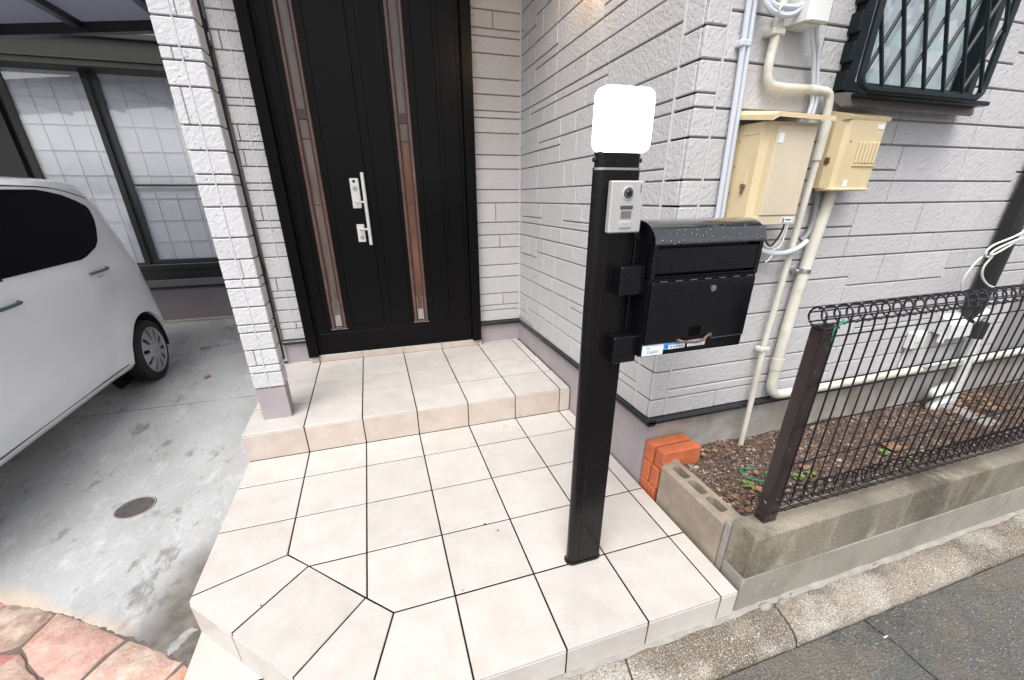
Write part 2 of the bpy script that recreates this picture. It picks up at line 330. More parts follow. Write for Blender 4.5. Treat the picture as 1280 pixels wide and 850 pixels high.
def curtain():
    """pale curtain printed with leaf shapes and mint bands, seen through the window glass"""
    m = mat('leaf_print_curtain', (0.5, 0.58, 0.58), 0.8)
    n = m.node_tree.nodes; L = m.node_tree.links.new; p = n['Principled BSDF']
    tc = n.new('ShaderNodeTexCoord'); mp = n.new('ShaderNodeMapping'); mp.inputs['Scale'].default_value = (10, 1, 7.5); mp.inputs['Rotation'].default_value = (0, 0.4, 0)
    L(tc.outputs['Object'], mp.inputs[0])
    v = n.new('ShaderNodeTexVoronoi'); v.inputs['Scale'].default_value = 1.0; L(mp.outputs[0], v.inputs['Vector'])
    nn = n.new('ShaderNodeTexNoise'); nn.inputs['Scale'].default_value = 26; L(tc.outputs['Object'], nn.inputs['Vector'])
    ad = n.new('ShaderNodeMath'); ad.operation = 'MULTIPLY_ADD'; ad.inputs[1].default_value = 0.5; L(nn.outputs['Fac'], ad.inputs[0]); L(v.outputs['Distance'], ad.inputs[2])
    r = n.new('ShaderNodeValToRGB'); r.color_ramp.elements[0].position = 0.56; r.color_ramp.elements[0].color = (0.86, 0.9, 0.92, 1)
    r.color_ramp.elements[1].position = 0.64; r.color_ramp.elements[1].color = (0.55, 0.62, 0.64, 1); L(ad.outputs[0], r.inputs[0])
    wv = n.new('ShaderNodeTexWave'); wv.bands_direction = 'Z'; wv.inputs['Scale'].default_value = 2.3; wv.inputs['Distortion'].default_value = 2.0; L(tc.outputs['Object'], wv.inputs['Vector'])
    r2 = n.new('ShaderNodeValToRGB'); r2.color_ramp.elements[0].position = 0.75; r2.color_ramp.elements[1].position = 0.85; r2.color_ramp.elements[1].color = (.8, .8, .8, 1); L(wv.outputs['Fac'], r2.inputs[0])
    mx = n.new('ShaderNodeMix'); mx.data_type = 'RGBA'; L(r2.outputs[0], mx.inputs[0]); L(r.outputs[0], mx.inputs[6]); mx.inputs[7].default_value = (0.56, 0.74, 0.69, 1)
    L(mx.outputs[2], p.inputs['Base Color'])
    return m
MT['curtain'] = curtain()

# ------------------------------------------------------------------ mesh helpers
class MB:
    def __init__(s): s.v = []; s.f = []
    def add(s, vs, fs):
        o = len(s.v); s.v += [tuple(v) for v in vs]; s.f += [tuple(i + o for i in f) for f in fs]; return s
    def box(s, x0, x1, y0, y1, z0, z1):
        return s.add([(x0, y0, z0), (x1, y0, z0), (x1, y1, z0), (x0, y1, z0), (x0, y0, z1), (x1, y0, z1), (x1, y1, z1), (x0, y1, z1)],
                     [(0, 3, 2, 1), (4, 5, 6, 7), (0, 1, 5, 4), (1, 2, 6, 5), (2, 3, 7, 6), (3, 0, 4, 7)])
    def cbox(s, x0, x1, y0, y1, z0, z1, c=0.003):
        """box with every edge chamfered (44 triangles)"""
        c = min(c, (x1 - x0) * .45, (y1 - y0) * .45, (z1 - z0) * .45)
        bm = bmesh.new()
        X = (x0, x1); Y = (y0, y1); Z = (z0, z1)
        P = {}
        for i in (0, 1):
            for j in (0, 1):
                for k in (0, 1):
                    cx = c if i == 0 else -c; cy = c if j == 0 else -c; cz = c if k == 0 else -c
                    P[i, j, k, 0] = bm.verts.new((X[i], Y[j] + cy, Z[k] + cz))
                    P[i, j, k, 1] = bm.verts.new((X[i] + cx, Y[j], Z[k] + cz))
                    P[i, j, k, 2] = bm.verts.new((X[i] + cx, Y[j] + cy, Z[k]))
        q = lambda *k: bm.faces.new([P[a] for a in k])
        for i in (0, 1):
            q((i, 0, 0, 0), (i, 1, 0, 0), (i, 1, 1, 0), (i, 0, 1, 0))
            q((0, i, 0, 1), (1, i, 0, 1), (1, i, 1, 1), (0, i, 1, 1))
            q((0, 0, i, 2), (1, 0, i, 2), (1, 1, i, 2), (0, 1, i, 2))
        for a in (0, 1):
            for b in (0, 1):
                q((a, b, 0, 0), (a, b, 1, 0), (a, b, 1, 1), (a, b, 0, 1))
                q((a, 0, b, 0), (a, 1, b, 0), (a, 1, b, 2), (a, 0, b, 2))
                q((0, a, b, 1), (1, a, b, 1), (1, a, b, 2), (0, a, b, 2))
                for k in (0, 1): q((a, b, k, 0), (a, b, k, 1), (a, b, k, 2))
        bmesh.ops.recalc_face_normals(bm, faces=bm.faces)
        bm.verts.index_update()
        s.add([v.co for v in bm.verts], [[v.index for v in f.verts] for f in bm.faces])
        bm.free()
        return s
    def slab(s, poly, z0, z1, c=0.0025, inset=0.0):
        """polygon slab with chamfered top edge; poly counter-clockwise in x,y"""
        def off(pts, d):
            out = []
            n = len(pts)
            for i in range(n):
                a, b, e = Vector(pts[i - 1]), Vector(pts[i]), Vector(pts[(i + 1) % n])
                d1 = (b - a).normalized(); d2 = (e - b).normalized()
                n1 = Vector((-d1.y, d1.x)); n2 = Vector((-d2.y, d2.x))
                m = (n1 + n2)
                k = max(0.3, 1 + n1.dot(n2))
                out.append(b + m * (d / k))
            return out
        P0 = off(poly, inset) if inset else [Vector(p) for p in poly]
        P1 = off(P0, c)
        n = len(P0)
        vs = [(p.x, p.y, z0) for p in P0] + [(p.x, p.y, z1 - c) for p in P0] + [(p.x, p.y, z1) for p in P1]
        fs = [tuple(range(n - 1, -1, -1)), tuple(range(2 * n, 3 * n))]
        for i in range(n):
            j = (i + 1) % n
            fs += [(i, j, n + j, n + i), (n + i, n + j, 2 * n + j, 2 * n + i)]
        return s.add(vs, fs)
    def tube(s, pts, r, seg=8, cap=True, closed=False):
        pts = [Vector(p) for p in pts]
        n = len(pts)
        rr = r if isinstance(r, (list, tuple)) else [r] * n
        t0 = (pts[1] - pts[0]).normalized()
        up = Vector((0, 0, 1)) if abs(t0.z) < 0.9 else Vector((1, 0, 0))
        nrm = t0.cross(up).normalized()
        vs = []
        for i, p in enumerate(pts):
            if closed: t = (pts[(i + 1) % n] - pts[i - 1]).normalized()
            elif i == 0: t = t0
            elif i == n - 1: t = (pts[i] - pts[i - 1]).normalized()
            else: t = ((pts[i + 1] - p).normalized() + (p - pts[i - 1]).normalized()).normalized()
            nrm = (nrm - t * nrm.dot(t)).normalized()
            b = t.cross(nrm)
            for k in range(seg):
                a = 2 * math.pi * (k + .5) / seg
                vs.append(p + (nrm * math.cos(a) + b * math.sin(a)) * rr[i])
        fs = []
        for i in range(n if closed else n - 1):
            j = (i + 1) % n
            for k in range(seg):
                l = (k + 1) % seg
                fs.append((i * seg + k, i * seg + l, j * seg + l, j * seg + k))
        if cap and not closed:
            fs += [tuple(range(seg - 1, -1, -1)), tuple((n - 1) * seg + k for k in range(seg))]
        return s.add(vs, fs)
    def disc(s, c, axis, r, d, seg=24, r2=None):
        """short cylinder from c along axis vector by d"""
        a = Vector(axis).normalized()
        return s.tube([Vector(c), Vector(c) + a * d], [r, r2 if r2 is not None else r], seg)
    def extr(s, prof, axis, a, b):
        """profile (list of 2D) extruded along axis 'x','y' or 'z' from a to b"""
        n = len(prof)
        def mk(p, t): return {'x': (t, p[0], p[1]), 'y': (p[0], t, p[1]), 'z': (p[0], p[1], t)}[axis]
        vs = [mk(p, a) for p in prof] + [mk(p, b) for p in prof]
        fs = [tuple(range(n)), tuple(range(2 * n - 1, n - 1, -1))]
        fs += [(i, n + i, n + (i + 1) % n, (i + 1) % n) for i in range(n)]
        return s.add(vs, fs)
    def mesh(s, name, m, smooth=False):
        me = bpy.data.meshes.new(name)
        me.from_pydata(s.v, [], s.f)
        bm = bmesh.new(); bm.from_mesh(me)
        bmesh.ops.recalc_face_normals(bm, faces=bm.faces)
        bm.to_mesh(me); bm.free()
        me.materials.append(m)
        if smooth:
            me.shade_smooth()
            if smooth != 'all': me.set_sharp_from_angle(angle=rad(smooth if isinstance(smooth, (int, float)) and smooth > 1 else 40))
        return me
    def build(s, name, m, parent=None, smooth=False, **pr):
        o = bpy.data.objects.new(name, s.mesh(name, m, smooth))
        COL.objects.link(o)
        if parent: o.parent = parent; o.matrix_parent_inverse = parent_world(parent).inverted()
        for k, v in pr.items(): o[k] = v
        return o
def parent_world(o):
    if not o.parent: return o.matrix_basis.copy()
    return parent_world(o.parent) @ o.matrix_parent_inverse @ o.matrix_basis
def box(*a): return MB().box(*a)
def cbox(*a): return MB().cbox(*a)
def thing(name, label, cat, loc=(0, 0, 0), group=None):
    o = bpy.data.objects.new(name, None)
    COL.objects.link(o)
    o.location = loc; o.empty_display_size = 0.1
    o['label'] = label; o['category'] = cat
    if group: o['group'] = group
    return o
def tag(o, label, cat, group=None):
    o['label'] = label; o['category'] = cat
    if group: o['group'] = group
    return o
def spline(pts, n=8):
    """Catmull-Rom through the points"""
    P = [Vector(p) for p in pts]
    P = [P[0] * 2 - P[1]] + P + [P[-1] * 2 - P[-2]]
    out = []
    for i in range(1, len(P) - 2):
        for k in range(n):
            t = k / n
            a, b, c, d = P[i - 1], P[i], P[i + 1], P[i + 2]
            out.append(0.5 * ((2 * b) + (c - a) * t + (2 * a - 5 * b + 4 * c - d) * t * t + (3 * b - a - 3 * c + d) * t ** 3))
    out.append(P[-2])
    return out
def bend(pts, r, n=6):
    """polyline with rounded corners"""
    P = [Vector(p) for p in pts]
    out = [P[0]]
    for i in range(1, len(P) - 1):
        a = (P[i - 1] - P[i]); b = (P[i + 1] - P[i])
        d = min(r, a.length * .49, b.length * .49)
        p0 = P[i] + a.normalized() * d; p1 = P[i] + b.normalized() * d
        for k in range(n + 1):
            t = k / n
            out.append(p0 * (1 - t) ** 2 + P[i] * 2 * t * (1 - t) + p1 * t * t)
    out.append(P[-1])
    return out
def rrect(x0, x1, y0, y1, r, n=5):
    out = []
    for cx, cy, a0 in ((x1 - r, y0 + r, -90), (x1 - r, y1 - r, 0), (x0 + r, y1 - r, 90), (x0 + r, y0 + r, 180)):
        for k in range(n + 1):
            a = rad(a0 + 90 * k / n)
            out.append((cx + r * math.cos(a), cy + r * math.sin(a)))
    return out
def text(s, size, m, parent, loc, rot=(rad(90), 0, 0), ext=0.0002, name='lettering'):
    c = bpy.data.curves.new(name, 'FONT'); c.body = s; c.size = size; c.extrude = ext
    c.resolution_u = 2
    o = bpy.data.objects.new(name, c)
    dg = bpy.context.evaluated_depsgraph_get()
    COL.objects.link(o)
    me = bpy.data.meshes.new_from_object(o.evaluated_get(bpy.context.evaluated_depsgraph_get()))
    bpy.data.objects.remove(o); bpy.data.curves.remove(c)
    me.materials.clear(); me.materials.append(m); me.name = name
    me.transform(Matrix.Translation(loc) @ Matrix.Rotation(rot[2], 4, 'Z') @ Matrix.Rotation(rot[0], 4, 'X'))
    o = bpy.data.objects.new(name, me); COL.objects.link(o)
    if parent: o.parent = parent; o.matrix_parent_inverse = parent_world(parent).inverted()
    return o
# ================================================================== SETTING
GZ = -0.24        # driveway level
H1 = 0.1616       # upper step level
def struct(name, mb, m, smooth=False):
    o = mb.build(name, m, None, smooth); o['kind'] = 'structure'; return o
def grid(x0, x1, y0, y1, nx, ny, zf):
    b = MB()
    vs = [(x0 + (x1 - x0) * i / nx, y0 + (y1 - y0) * j / ny, 0) for j in range(ny + 1) for i in range(nx + 1)]
    vs = [(x, y, zf(x, y)) for x, y, _ in vs]
    fs = [(j * (nx + 1) + i, j * (nx + 1) + i + 1, (j + 1) * (nx + 1) + i + 1, (j + 1) * (nx + 1) + i) for j in range(ny) for i in range(nx)]
    return b.add(vs, fs)
struct('ground', MB().add([(-300, -300, -0.45), (300, -300, -0.45), (300, 300, -0.45), (-300, 300, -0.45)], [(0, 1, 2, 3)]), MT['asphalt'])
struct('road', box(-60, 60, -7, -0.150, -0.40, -0.168), MT['asphalt'])
# driveway slab in two pours with an expansion joint at y = 2.85
dw = MB()
_e0 = [(-1.5, 1.30), (-0.9, 1.052), (-0.62, 0.908), (-0.46, 0.803), (-0.28, 0.690), (-0.07, 0.535), (0.05, 0.40)]
_e = []
for (xa, ya), (xb, yb) in zip(_e0[:-1], _e0[1:]):
    for k in range(14):
        t = k / 14; _e.append((xa + (xb - xa) * t + R_.uniform(-.006, .006), ya + (yb - ya) * t + R_.uniform(-.009, .006)))
dw.slab([(-4.2, 1.4)] + _e + [(0.05, 0.40), (0.05, 2.857), (-4.2, 2.857)], -0.40, GZ, 0.001)
dw.slab([(-4.2, 2.867), (0.05, 2.867), (0.05, 5.60), (-4.2, 5.60)], -0.40, GZ, 0.001)
struct('driveway', dw, MT['concrete'])
tag(box(-3.6, 0.02, 2.8575, 2.8665, -0.40, GZ - 0.0008).build('expansion_joint', MT['dark']), 'thin dark joint strip across the driveway concrete', 'joint')
mh = thing('drain_cover', 'small round iron drain cover set in the wet driveway', 'drain cover', (-0.622, 1.55, GZ))
MB().disc((-0.622, 1.55, GZ - 0.02), (0, 0, 1), 0.083, 0.021, 32).build('lid', mat('rusty_iron', (0.095, 0.085, 0.085), 0.6, var=0.4, vscale=30, bump=0.4, bscale=100), mh, 40)
MB().tube([(-0.622 + 0.087 * math.cos(a), 1.55 + 0.087 * math.sin(a), GZ) for a in [2 * math.pi * i / 32 for i in range(32)]], 0.005, 6, closed=True).build('rim', MT['mortar'], mh, 60)

cs = [(-0.078, 0.668), (-0.108, 0.655), (-0.130, 0.622), (-0.148, 0.590), (-0.122, 0.572), (-0.100, 0.590), (-0.088, 0.622), (-0.062, 0.650)]
cs = [(cs[i % 8][0] * (1 - t) + cs[(i + 1) % 8][0] * t + R_.uniform(-.006, .006), cs[i % 8][1] * (1 - t) + cs[(i + 1) % 8][1] * t + R_.uniform(-.006, .006)) for i in range(8) for t in (0, .33, .66)]
tag(MB().slab(cs, GZ - .01, GZ + .0025, .0015).build('cement_splash', mat('pale_cement', (0.34, 0.34, 0.33), 0.9, var=0.4, vscale=25, bump=0.6, bscale=60)), 'pale splash of dried cement beside the cut corner of the steps', 'cement patch')
for (x, y, lab) in ((-1.12, 4.30, 'brown leaf on the driveway just beyond the rear wheel'), (-0.82, 3.42, 'lone brown leaf on the driveway between wheel and pillar')):
    tag(MB().slab([(x + .03 * math.cos(a) * R_.uniform(.6, 1.1), y + .05 * math.sin(a) * R_.uniform(.6, 1.1)) for a in [2 * math.pi * i / 9 for i in range(9)]], GZ, GZ + .008, .003).build('dead_leaf', MT['leaf']), lab, 'leaf', 'brown leaves on the driveway')

# ---- crazy paving
pv = struct('stone_paving', MB().slab([(-2.2, -0.14), (-0.012, -0.14), (-0.012, 0.44), (-0.04, 0.56), (-0.24, 0.72), (-0.42, 0.84), (-0.58, 0.95), (-0.86, 1.09), (-1.5, 1.36), (-2.2, 1.4)], -0.40, GZ - 0.005, 0.003), MT['paving_mortar'])
STN = [
    (0, [(-0.869, 0.985), (-0.83, 1.035), (-0.715, 0.975), (-0.645, 0.90), (-0.685, 0.795), (-0.745, 0.785), (-0.80, 0.86)]),
    (1, [(-0.625, 0.897), (-0.47, 0.80), (-0.325, 0.692), (-0.40, 0.575), (-0.49, 0.60), (-0.56, 0.665), (-0.655, 0.775)]),
    (2, [(-0.295, 0.675), (-0.20, 0.61), (-0.085, 0.528), (-0.11, 0.49), (-0.20, 0.43), (-0.32, 0.47), (-0.375, 0.56)]),
    (3, [(-0.062, 0.505), (-0.022, 0.455), (-0.022, 0.30), (-0.10, 0.28), (-0.175, 0.405), (-0.10, 0.465)]),
    (4, [(-0.745, 0.762), (-0.665, 0.745), (-0.70, 0.69), (-0.81, 0.66), (-0.86, 0.72), (-0.82, 0.78)]),
    (2, [(-0.655, 0.735), (-0.58, 0.645), (-0.52, 0.585), (-0.56, 0.50), (-0.70, 0.52), (-0.78, 0.62), (-0.705, 0.67)]),
    (4, [(-0.96, 1.05), (-0.855, 1.045), (-0.885, 0.995), (-0.95, 0.98), (-1.02, 1.02)]),
    (1, [(-0.90, 0.965), (-0.83, 0.845), (-0.86, 0.76), (-1.0, 0.76), (-1.05, 0.88), (-0.98, 0.965)]),
    (3, [(-0.47, 0.565), (-0.36, 0.44), (-0.22, 0.41), (-0.22, 0.27), (-0.42, 0.24), (-0.53, 0.36), (-0.53, 0.50)]),
    (0, [(-0.56, 0.47), (-0.56, 0.34), (-0.66, 0.22), (-0.80, 0.30), (-0.80, 0.50), (-0.72, 0.495)]),
    (2, [(-0.88, 0.73), (-0.84, 0.64), (-0.83, 0.53), (-0.98, 0.48), (-1.10, 0.60), (-1.05, 0.73)]),
    (1, [(-0.19, 0.385), (-0.12, 0.26), (-0.02, 0.27), (-0.02, 0.05), (-0.2, 0.03), (-0.25, 0.15), (-0.19, 0.25)]),
    (4, [(-0.44, 0.215), (-0.24, 0.235), (-0.28, 0.12), (-0.23, 0.0), (-0.45, -0.03), (-0.52, 0.1)]),
]
for ci, poly in STN:
    # make edges irregular: subdivide and jitter
    area = sum(poly[i][0] * poly[(i + 1) % len(poly)][1] - poly[(i + 1) % len(poly)][0] * poly[i][1] for i in range(len(poly)))
    if area < 0: poly = poly[::-1]
    pts = []
    for i, p in enumerate(poly):
        q = poly[(i + 1) % len(poly)]
        dx, dy = q[0] - p[0], q[1] - p[1]
        pts.append(p)
        for t in (0.33, 0.66):
            k = R_.uniform(-0.05, 0.05)
            pts.append((p[0] + dx * t - dy * k, p[1] + dy * t + dx * k))
    o = MB().slab(pts, GZ - 0.02, GZ + R_.uniform(-0.001, 0.004), 0.005, inset=-0.009).build('paving_stone', MT['stone'][ci], pv, 60)

# ---- kerb stones along the road
kb = thing('kerb', 'old granular concrete kerb stones between the road and the block wall', 'kerb', (2, -0.08, -0.17))
def kerb_stone(x0, x1, s0=0.0, s1=0.0):
    n = max(2, int((x1 - x0) / 0.06)); prof = [(0.0, -0.30), (0.0, -0.135), (-0.012, -0.127), (-0.05, -0.126), (-0.10, -0.129), (-0.128, -0.137), (-0.146, -0.155), (-0.150, -0.175), (-0.150, -0.30)]
    b = MB(); vs = []
    for i in range(n + 1):
        t = i / n
        e = 0.006 if i in (0, n) else 0.0
        for y, z in prof:
            sk = (s0 * (1 - t) + s1 * t) * (-y / 0.15)
            vs.append((x0 + (x1 - x0) * t + sk, y + 0.006 + (R_.uniform(-.003, .003) if -0.2 < z else 0), z - e + (R_.uniform(-.003, .003) if z > -0.2 else 0)))
    m = len(prof); fs = []
    for i in range(n):
        for k in range(m - 1): fs.append((i * m + k, (i + 1) * m + k, (i + 1) * m + k + 1, i * m + k + 1))
    fs += [tuple(range(m)), tuple(n * m + k for k in range(m - 1, -1, -1))]
    b.add(vs, fs).build('kerb_stone', MT['kerb'], kb, 50)
xs = [-3.2, -2.6, -2.0, -1.4, -0.8, -0.2, 0.42, 1.04, 1.42, 2.072, 3.94, 5.1]
for i in range(len(xs) - 1):
    kerb_stone(xs[i] + 0.004, xs[i + 1] - 0.004, -0.03, -0.03)
# mortar fillet between kerb, steps and block wall, with crumbled bits
b = MB()
fil = []
for i in range(90):
    x = 0.5 + i * 0.05
    fil += [(x, 0.012 + 0.0, -0.116 + R_.uniform(-.006, .004)), (x, -0.006 - R_.random() * 0.012, -0.124 + R_.uniform(-.003, .001)), (x, 0.012, -0.2)]
b.add(fil, [(i * 3, i * 3 + 1, (i + 1) * 3 + 1, (i + 1) * 3) for i in range(89)] + [(i * 3 + 1, i * 3 + 2, (i + 1) * 3 + 2, (i + 1) * 3 + 1) for i in range(89)])
tag(b.build('mortar_strip', MT['mortar'], None, 60), 'rough grey mortar line where the kerb meets the steps and wall', 'mortar')
for (x, y, s, lab) in ((2.02, -0.012, 0.030, 'largest loose chunk of mortar at the corner of the block wall'), (2.10, -0.018, 0.017, 'small mortar chunk beside the largest one on the kerb joint'),
                       (2.16, -0.008, 0.012, 'tiny mortar crumb right of the two chunks by the wall corner'), (2.62, -0.01, 0.014, 'lone mortar crumb farther right along the foot of the wall')):
    n = 7; pts = [(x + s * math.cos(a) * R_.uniform(.7, 1.15), y + s * .55 * math.sin(a) * R_.uniform(.7, 1.1)) for a in [2 * math.pi * i / n for i in range(n)]]
    tag(MB().slab(pts, -0.135, -0.112, 0.004).build('mortar_chunk', MT['mortar'], None, 50), lab, 'rubble', 'mortar chunks on the kerb')
# road debris
rb = MB()
for i in range(1500):
    x = R_.uniform(0.8, 3.6); y = -0.16 - abs(R_.gauss(0, 0.22)); s = R_.uniform(0.0012, 0.0035)
    rb.add([(x - s, y, -0.168), (x + s, y - s * .3, -0.168), (x, y + s, -0.168), (x + s * .2, y, -0.168 + s * .9)], [(0, 1, 3), (1, 2, 3), (2, 0, 3), (0, 2, 1)])
rb.build('road_grit', MT['chips'][2])['kind'] = 'stuff'
# asphalt seam
tag(MB().tube(spline([(2.37, -0.150, -0.1675), (2.375, -0.20, -0.1675), (2.385, -0.26, -0.1675), (2.38, -0.33, -0.1675), (2.39, -0.5, -0.1675)], 5), 0.0022, 4).build('asphalt_crack', MT['dark']), 'narrow dark crack running across the wet asphalt', 'crack')
tag(cbox(2.366, 2.386, -0.2205, -0.216, -0.168, -0.1655, 0.001).build('litter_stub', MT['label']), 'tiny white stub of litter lying on the wet road', 'litter')

# ================================================================== TILED STEPS
ts = thing('tiled_steps', 'cream tiled entrance steps with dark joints leading up to the black door', 'steps', (0.9, 1.2, GZ))
G1, G2 = 0.0026, 0.0015        # half joint widths: run joints, row joints
def tile(poly, z, th=0.011, m='tile', ins=0.0030):
    MB().slab(poly, z - th, z + R_.uniform(-.0006, .0006), 0.0016, inset=ins).build('tile', MT[m], ts, 30)
S = 0.3; YR = 1.43; XE = 1.876
# grout bodies
MB().add([(x, y, z) for z in (-0.40, -0.0022) for x, y in ((0.004, 0.563), (0.563, 0.004), (XE - .004, 0.004), (XE - .004, YR + .02), (0.004, YR + .02))],
         [(4, 3, 2, 1, 0), (5, 6, 7, 8, 9)] + [(i, (i + 1) % 5, 5 + (i + 1) % 5, 5 + i) for i in range(5)]).build('step_core', MT['grout'], ts)
box(0.005, 1.872, YR + 0.006, 2.50, -0.0040, H1 - 0.0022).build('step_core', MT['grout'], ts)
box(0.0, 0.56, 0.0, 0.50, -0.41, -0.155).build('step_core', MT['grout'], ts) if False else None
MB().add([(x, y, z) for z in (-0.395, -0.1545) for x, y in ((0.003, 0.003), (0.575, 0.003), (0.575, 0.03), (0.03, 0.575), (0.003, 0.575))],
         [(4, 3, 2, 1, 0), (5, 6, 7, 8, 9)] + [(i, (i + 1) % 5, 5 + (i + 1) % 5, 5 + i) for i in range(5)]).build('step_core', MT['grout'], ts)
cols = [0, .3, .6, .9, 1.2, 1.5, 1.8, XE]
rows = [0, .3, .6, .9, 1.2, YR]
special = {(0, 0), (0, 1), (0, 2), (1, 0), (1, 1), (1, 2), (2, 0), (2, 1)}
for i in range(7):
    for j in range(5):
        if (i, j) in special: continue
        tile([(cols[i], rows[j]), (cols[i + 1], rows[j]), (cols[i + 1], rows[j + 1]), (cols[i], rows[j + 1])], 0)
for p in ([(0, .587), (.3, .686), (.3, .9), (0, .9)],
          [(0, .562), (.175, .387), (.386, .603), (.3, .686), (0, .587)],
          [(.175, .387), (.387, .175), (.595, .390), (.386, .603)],
          [(.387, .175), (.562, 0), (.587, 0), (.687, .3), (.595, .390)],
          [(.587, 0), (.9, 0), (.9, .3), (.687, .3)],
          [(.3, .686), (.386, .6), (.6, .6), (.6, .9), (.3, .9)],
          [(.386, .6), (.6, .386), (.6, .6)],
          [(.6, .386), (.687, .3), (.9, .3), (.9, .6), (.6, .6)]):
    tile(p, 0)
def riser(x0, y0, x1, y1, z0, z1, m='tile_riser', out=0.0):
    """upright tile along the line (x0,y0)-(x1,y1), facing its right-hand side"""
    a = Vector((x0, y0)); b_ = Vector((x1, y1)); d = (b_ - a).normalized(); nn = Vector((d.y, -d.x))
    a = a + d * 0.0030; b_ = b_ - d * 0.0030
    P = [a + nn * out, b_ + nn * out, b_ - nn * 0.009, a - nn * 0.009]
    MB().slab([tuple(p) for p in P], z0, z1, 0.001).build('tile', MT[m], ts, 30)
# front risers of the lower platform
for x0, x1 in ((.562, .9), (.9, 1.2), (1.2, 1.5), (1.5, 1.8), (1.8, XE)):
    riser(x0, 0.0015, x1, 0.0015, -0.119, -0.0115, 'tile')
riser(0.0, .562, .175, .387, -0.148, -0.0115, 'tile'); riser(.175, .387, .387, .175, -0.148, -0.0115, 'tile'); riser(.387, .175, .562, 0.0, -0.148, -0.0115, 'tile')
for y0, y1 in ((1.43, 1.2), (1.2, .9), (.9, .587)): riser(0.0015, y0, 0.0015, y1, GZ, -0.0115, 'tile')
for y0, y1 in ((2.47, 2.03), (2.03, 1.73), (1.73, 1.43)): riser(0.0015, y0, 0.0015, y1, GZ, H1 - 0.0115, 'tile')
# risers of the upper step
for i in range(7):
    riser(cols[i], YR + 0.001, cols[i + 1] - (0 if i < 6 else 0.004), YR + 0.001, 0.001, H1 - 0.0115)
rows2 = [YR, YR + .3, YR + .6, 2.399, 2.46]
for i in range(7):
    for j in range(4):
        if j == 3 and (i < 1 and False): continue
        x1 = cols[i + 1] if i < 6 else 1.868 - 0.004 * j
        if j == 3 and .2 < cols[i] < 1.5: continue
        tile([(cols[i], rows2[j]), (x1, rows2[j]), (x1, rows2[j + 1]), (cols[i], rows2[j + 1])], H1)
# threshold strip under the door
for x0, x1 in ((.232, .296), (.296, .6), (.6, .9), (.9, 1.2), (1.2, 1.495), (1.495, 1.53)):
    riser(x0, 2.397, x1, 2.397, H1 + 0.001, H1 + 0.046)
box(.24, 1.53, 2.4075, 2.45, H1, H1 + 0.0445).build('step_core', MT['tile_riser'], ts)
# lower corner step
for p in ([(0, .577), (0, .31), (.262, .31)], [(0, 0.006), (.3, 0.006), (.3, .272), (.262, .31), (0, .31)], [(.3, .272), (.3, 0.006), (.57, 0.006)]):
    a2 = sum(p[i][0] * p[(i + 1) % len(p)][1] - p[(i + 1) % len(p)][0] * p[i][1] for i in range(len(p)))
    tile(p if a2 > 0 else p[::-1], -0.150)
for y0, y1 in ((.57, .31), (.31, .006)): riser(0.0015, y0, 0.0015, y1, GZ - 0.06, -0.1615, 'tile')
for x0, x1 in ((.005, .3), (.3, .57)): riser(x0, 0.004, x1, 0.004, GZ, -0.1615, 'tile')
for (x, y, s, lab) in ((1.087, .600, .008, 'largest dark mud crumb on a joint in the middle of the platform'), (1.13, .548, .004, 'smaller mud crumb just right of the largest one'),
                       (.247, .47, .0025, 'tiny dark speck on the cut corner tile at lower left'), (.93, .31, .002, 'tiny dark speck near the front middle of the platform')):
    tag(MB().slab([(x + s * math.cos(a) * R_.uniform(.6, 1.2), y + s * .6 * math.sin(a) * R_.uniform(.6, 1.2)) for a in [2 * math.pi * i / 7 for i in range(7)]], 0.0, 0.004, 0.001).build('mud_crumb', MT['grout']),
        lab, 'crumb', 'mud crumbs on the tiled platform')

# ================================================================== HOUSE
house = thing('house', 'grey two-wing house clad in stone-textured siding with a mauve base', 'house', (1.87, 2.44, 0.16))
YS = 0.63; XS = 1.87; YA = 2.44
def zsl(y): return -0.0167 * (y - YS)          # siding courses drop very slightly towards the door
B0, PER = 0.370, 0.2243
PAN = []                                        # (wall, kind, u0, u1, z0, z1)
def layout(u0, u1, z0, z1, rnd, corner=None, short=0.0):
    out = []
    k = 0
    while B0 + k * PER < z1:
        b = B0 + k * PER; k += 1
        if b + PER < z0: continue
        u = u0
        while u < u1 - 0.02:
            L_ = rnd.choice((.34, .42, .5, .58)) * (1 - short)
            if u1 - (u + L_) < 0.13: L_ = u1 - u
            L_ = min(L_, u1 - u)
            def cut(a, c, n):
                if n <= 1 or c - a < 0.2: return [(a, c)]
                t = a + (c - a) * rnd.uniform(.35, .65)
                return [(a, t), (t, c)]
            md = rnd.random()
            if md < 0.36:
                for a, c in cut(u, u + L_, rnd.choice((1, 2))): out.append((a, c, b, b + .089))
                for a, c in cut(u, u + L_, rnd.choice((1, 2))): out.append((a, c, b + .089, b + PER))
            elif md < 0.68:
                for a, c in cut(u, u + L_, rnd.choice((1, 2))): out.append((a, c, b, b + .131))
                for a, c in cut(u, u + L_, rnd.choice((1, 2, 2))): out.append((a, c, b + .131, b + PER))
            else:
                for a, c in cut(u, u + L_, rnd.choice((1, 2))): out.append((a, c, b, b + .089))
                out.append((u, u + L_, b + .089, b + .131))
                for a, c in cut(u, u + L_, rnd.choice((1, 2))): out.append((a, c, b + .131, b + PER))
            u += L_
    return out
def corner_col(u0, u1, z1, rnd):
    out = []; k = 0
    while B0 + k * PER < z1:
        b = B0 + k * PER; k += 1
        out += [(u0, u1, b, b + .089), (u0, u1, b + .089, b + .224)] if rnd.random() < .4 else ([(u0, u1, b, b + .089), (u0, u1, b + .089, b + .131), (u0, u1, b + .131, b + .224)] if rnd.random() < .5 else [(u0, u1, b, b + .131), (u0, u1, b + .131, b + .224)])
    return out
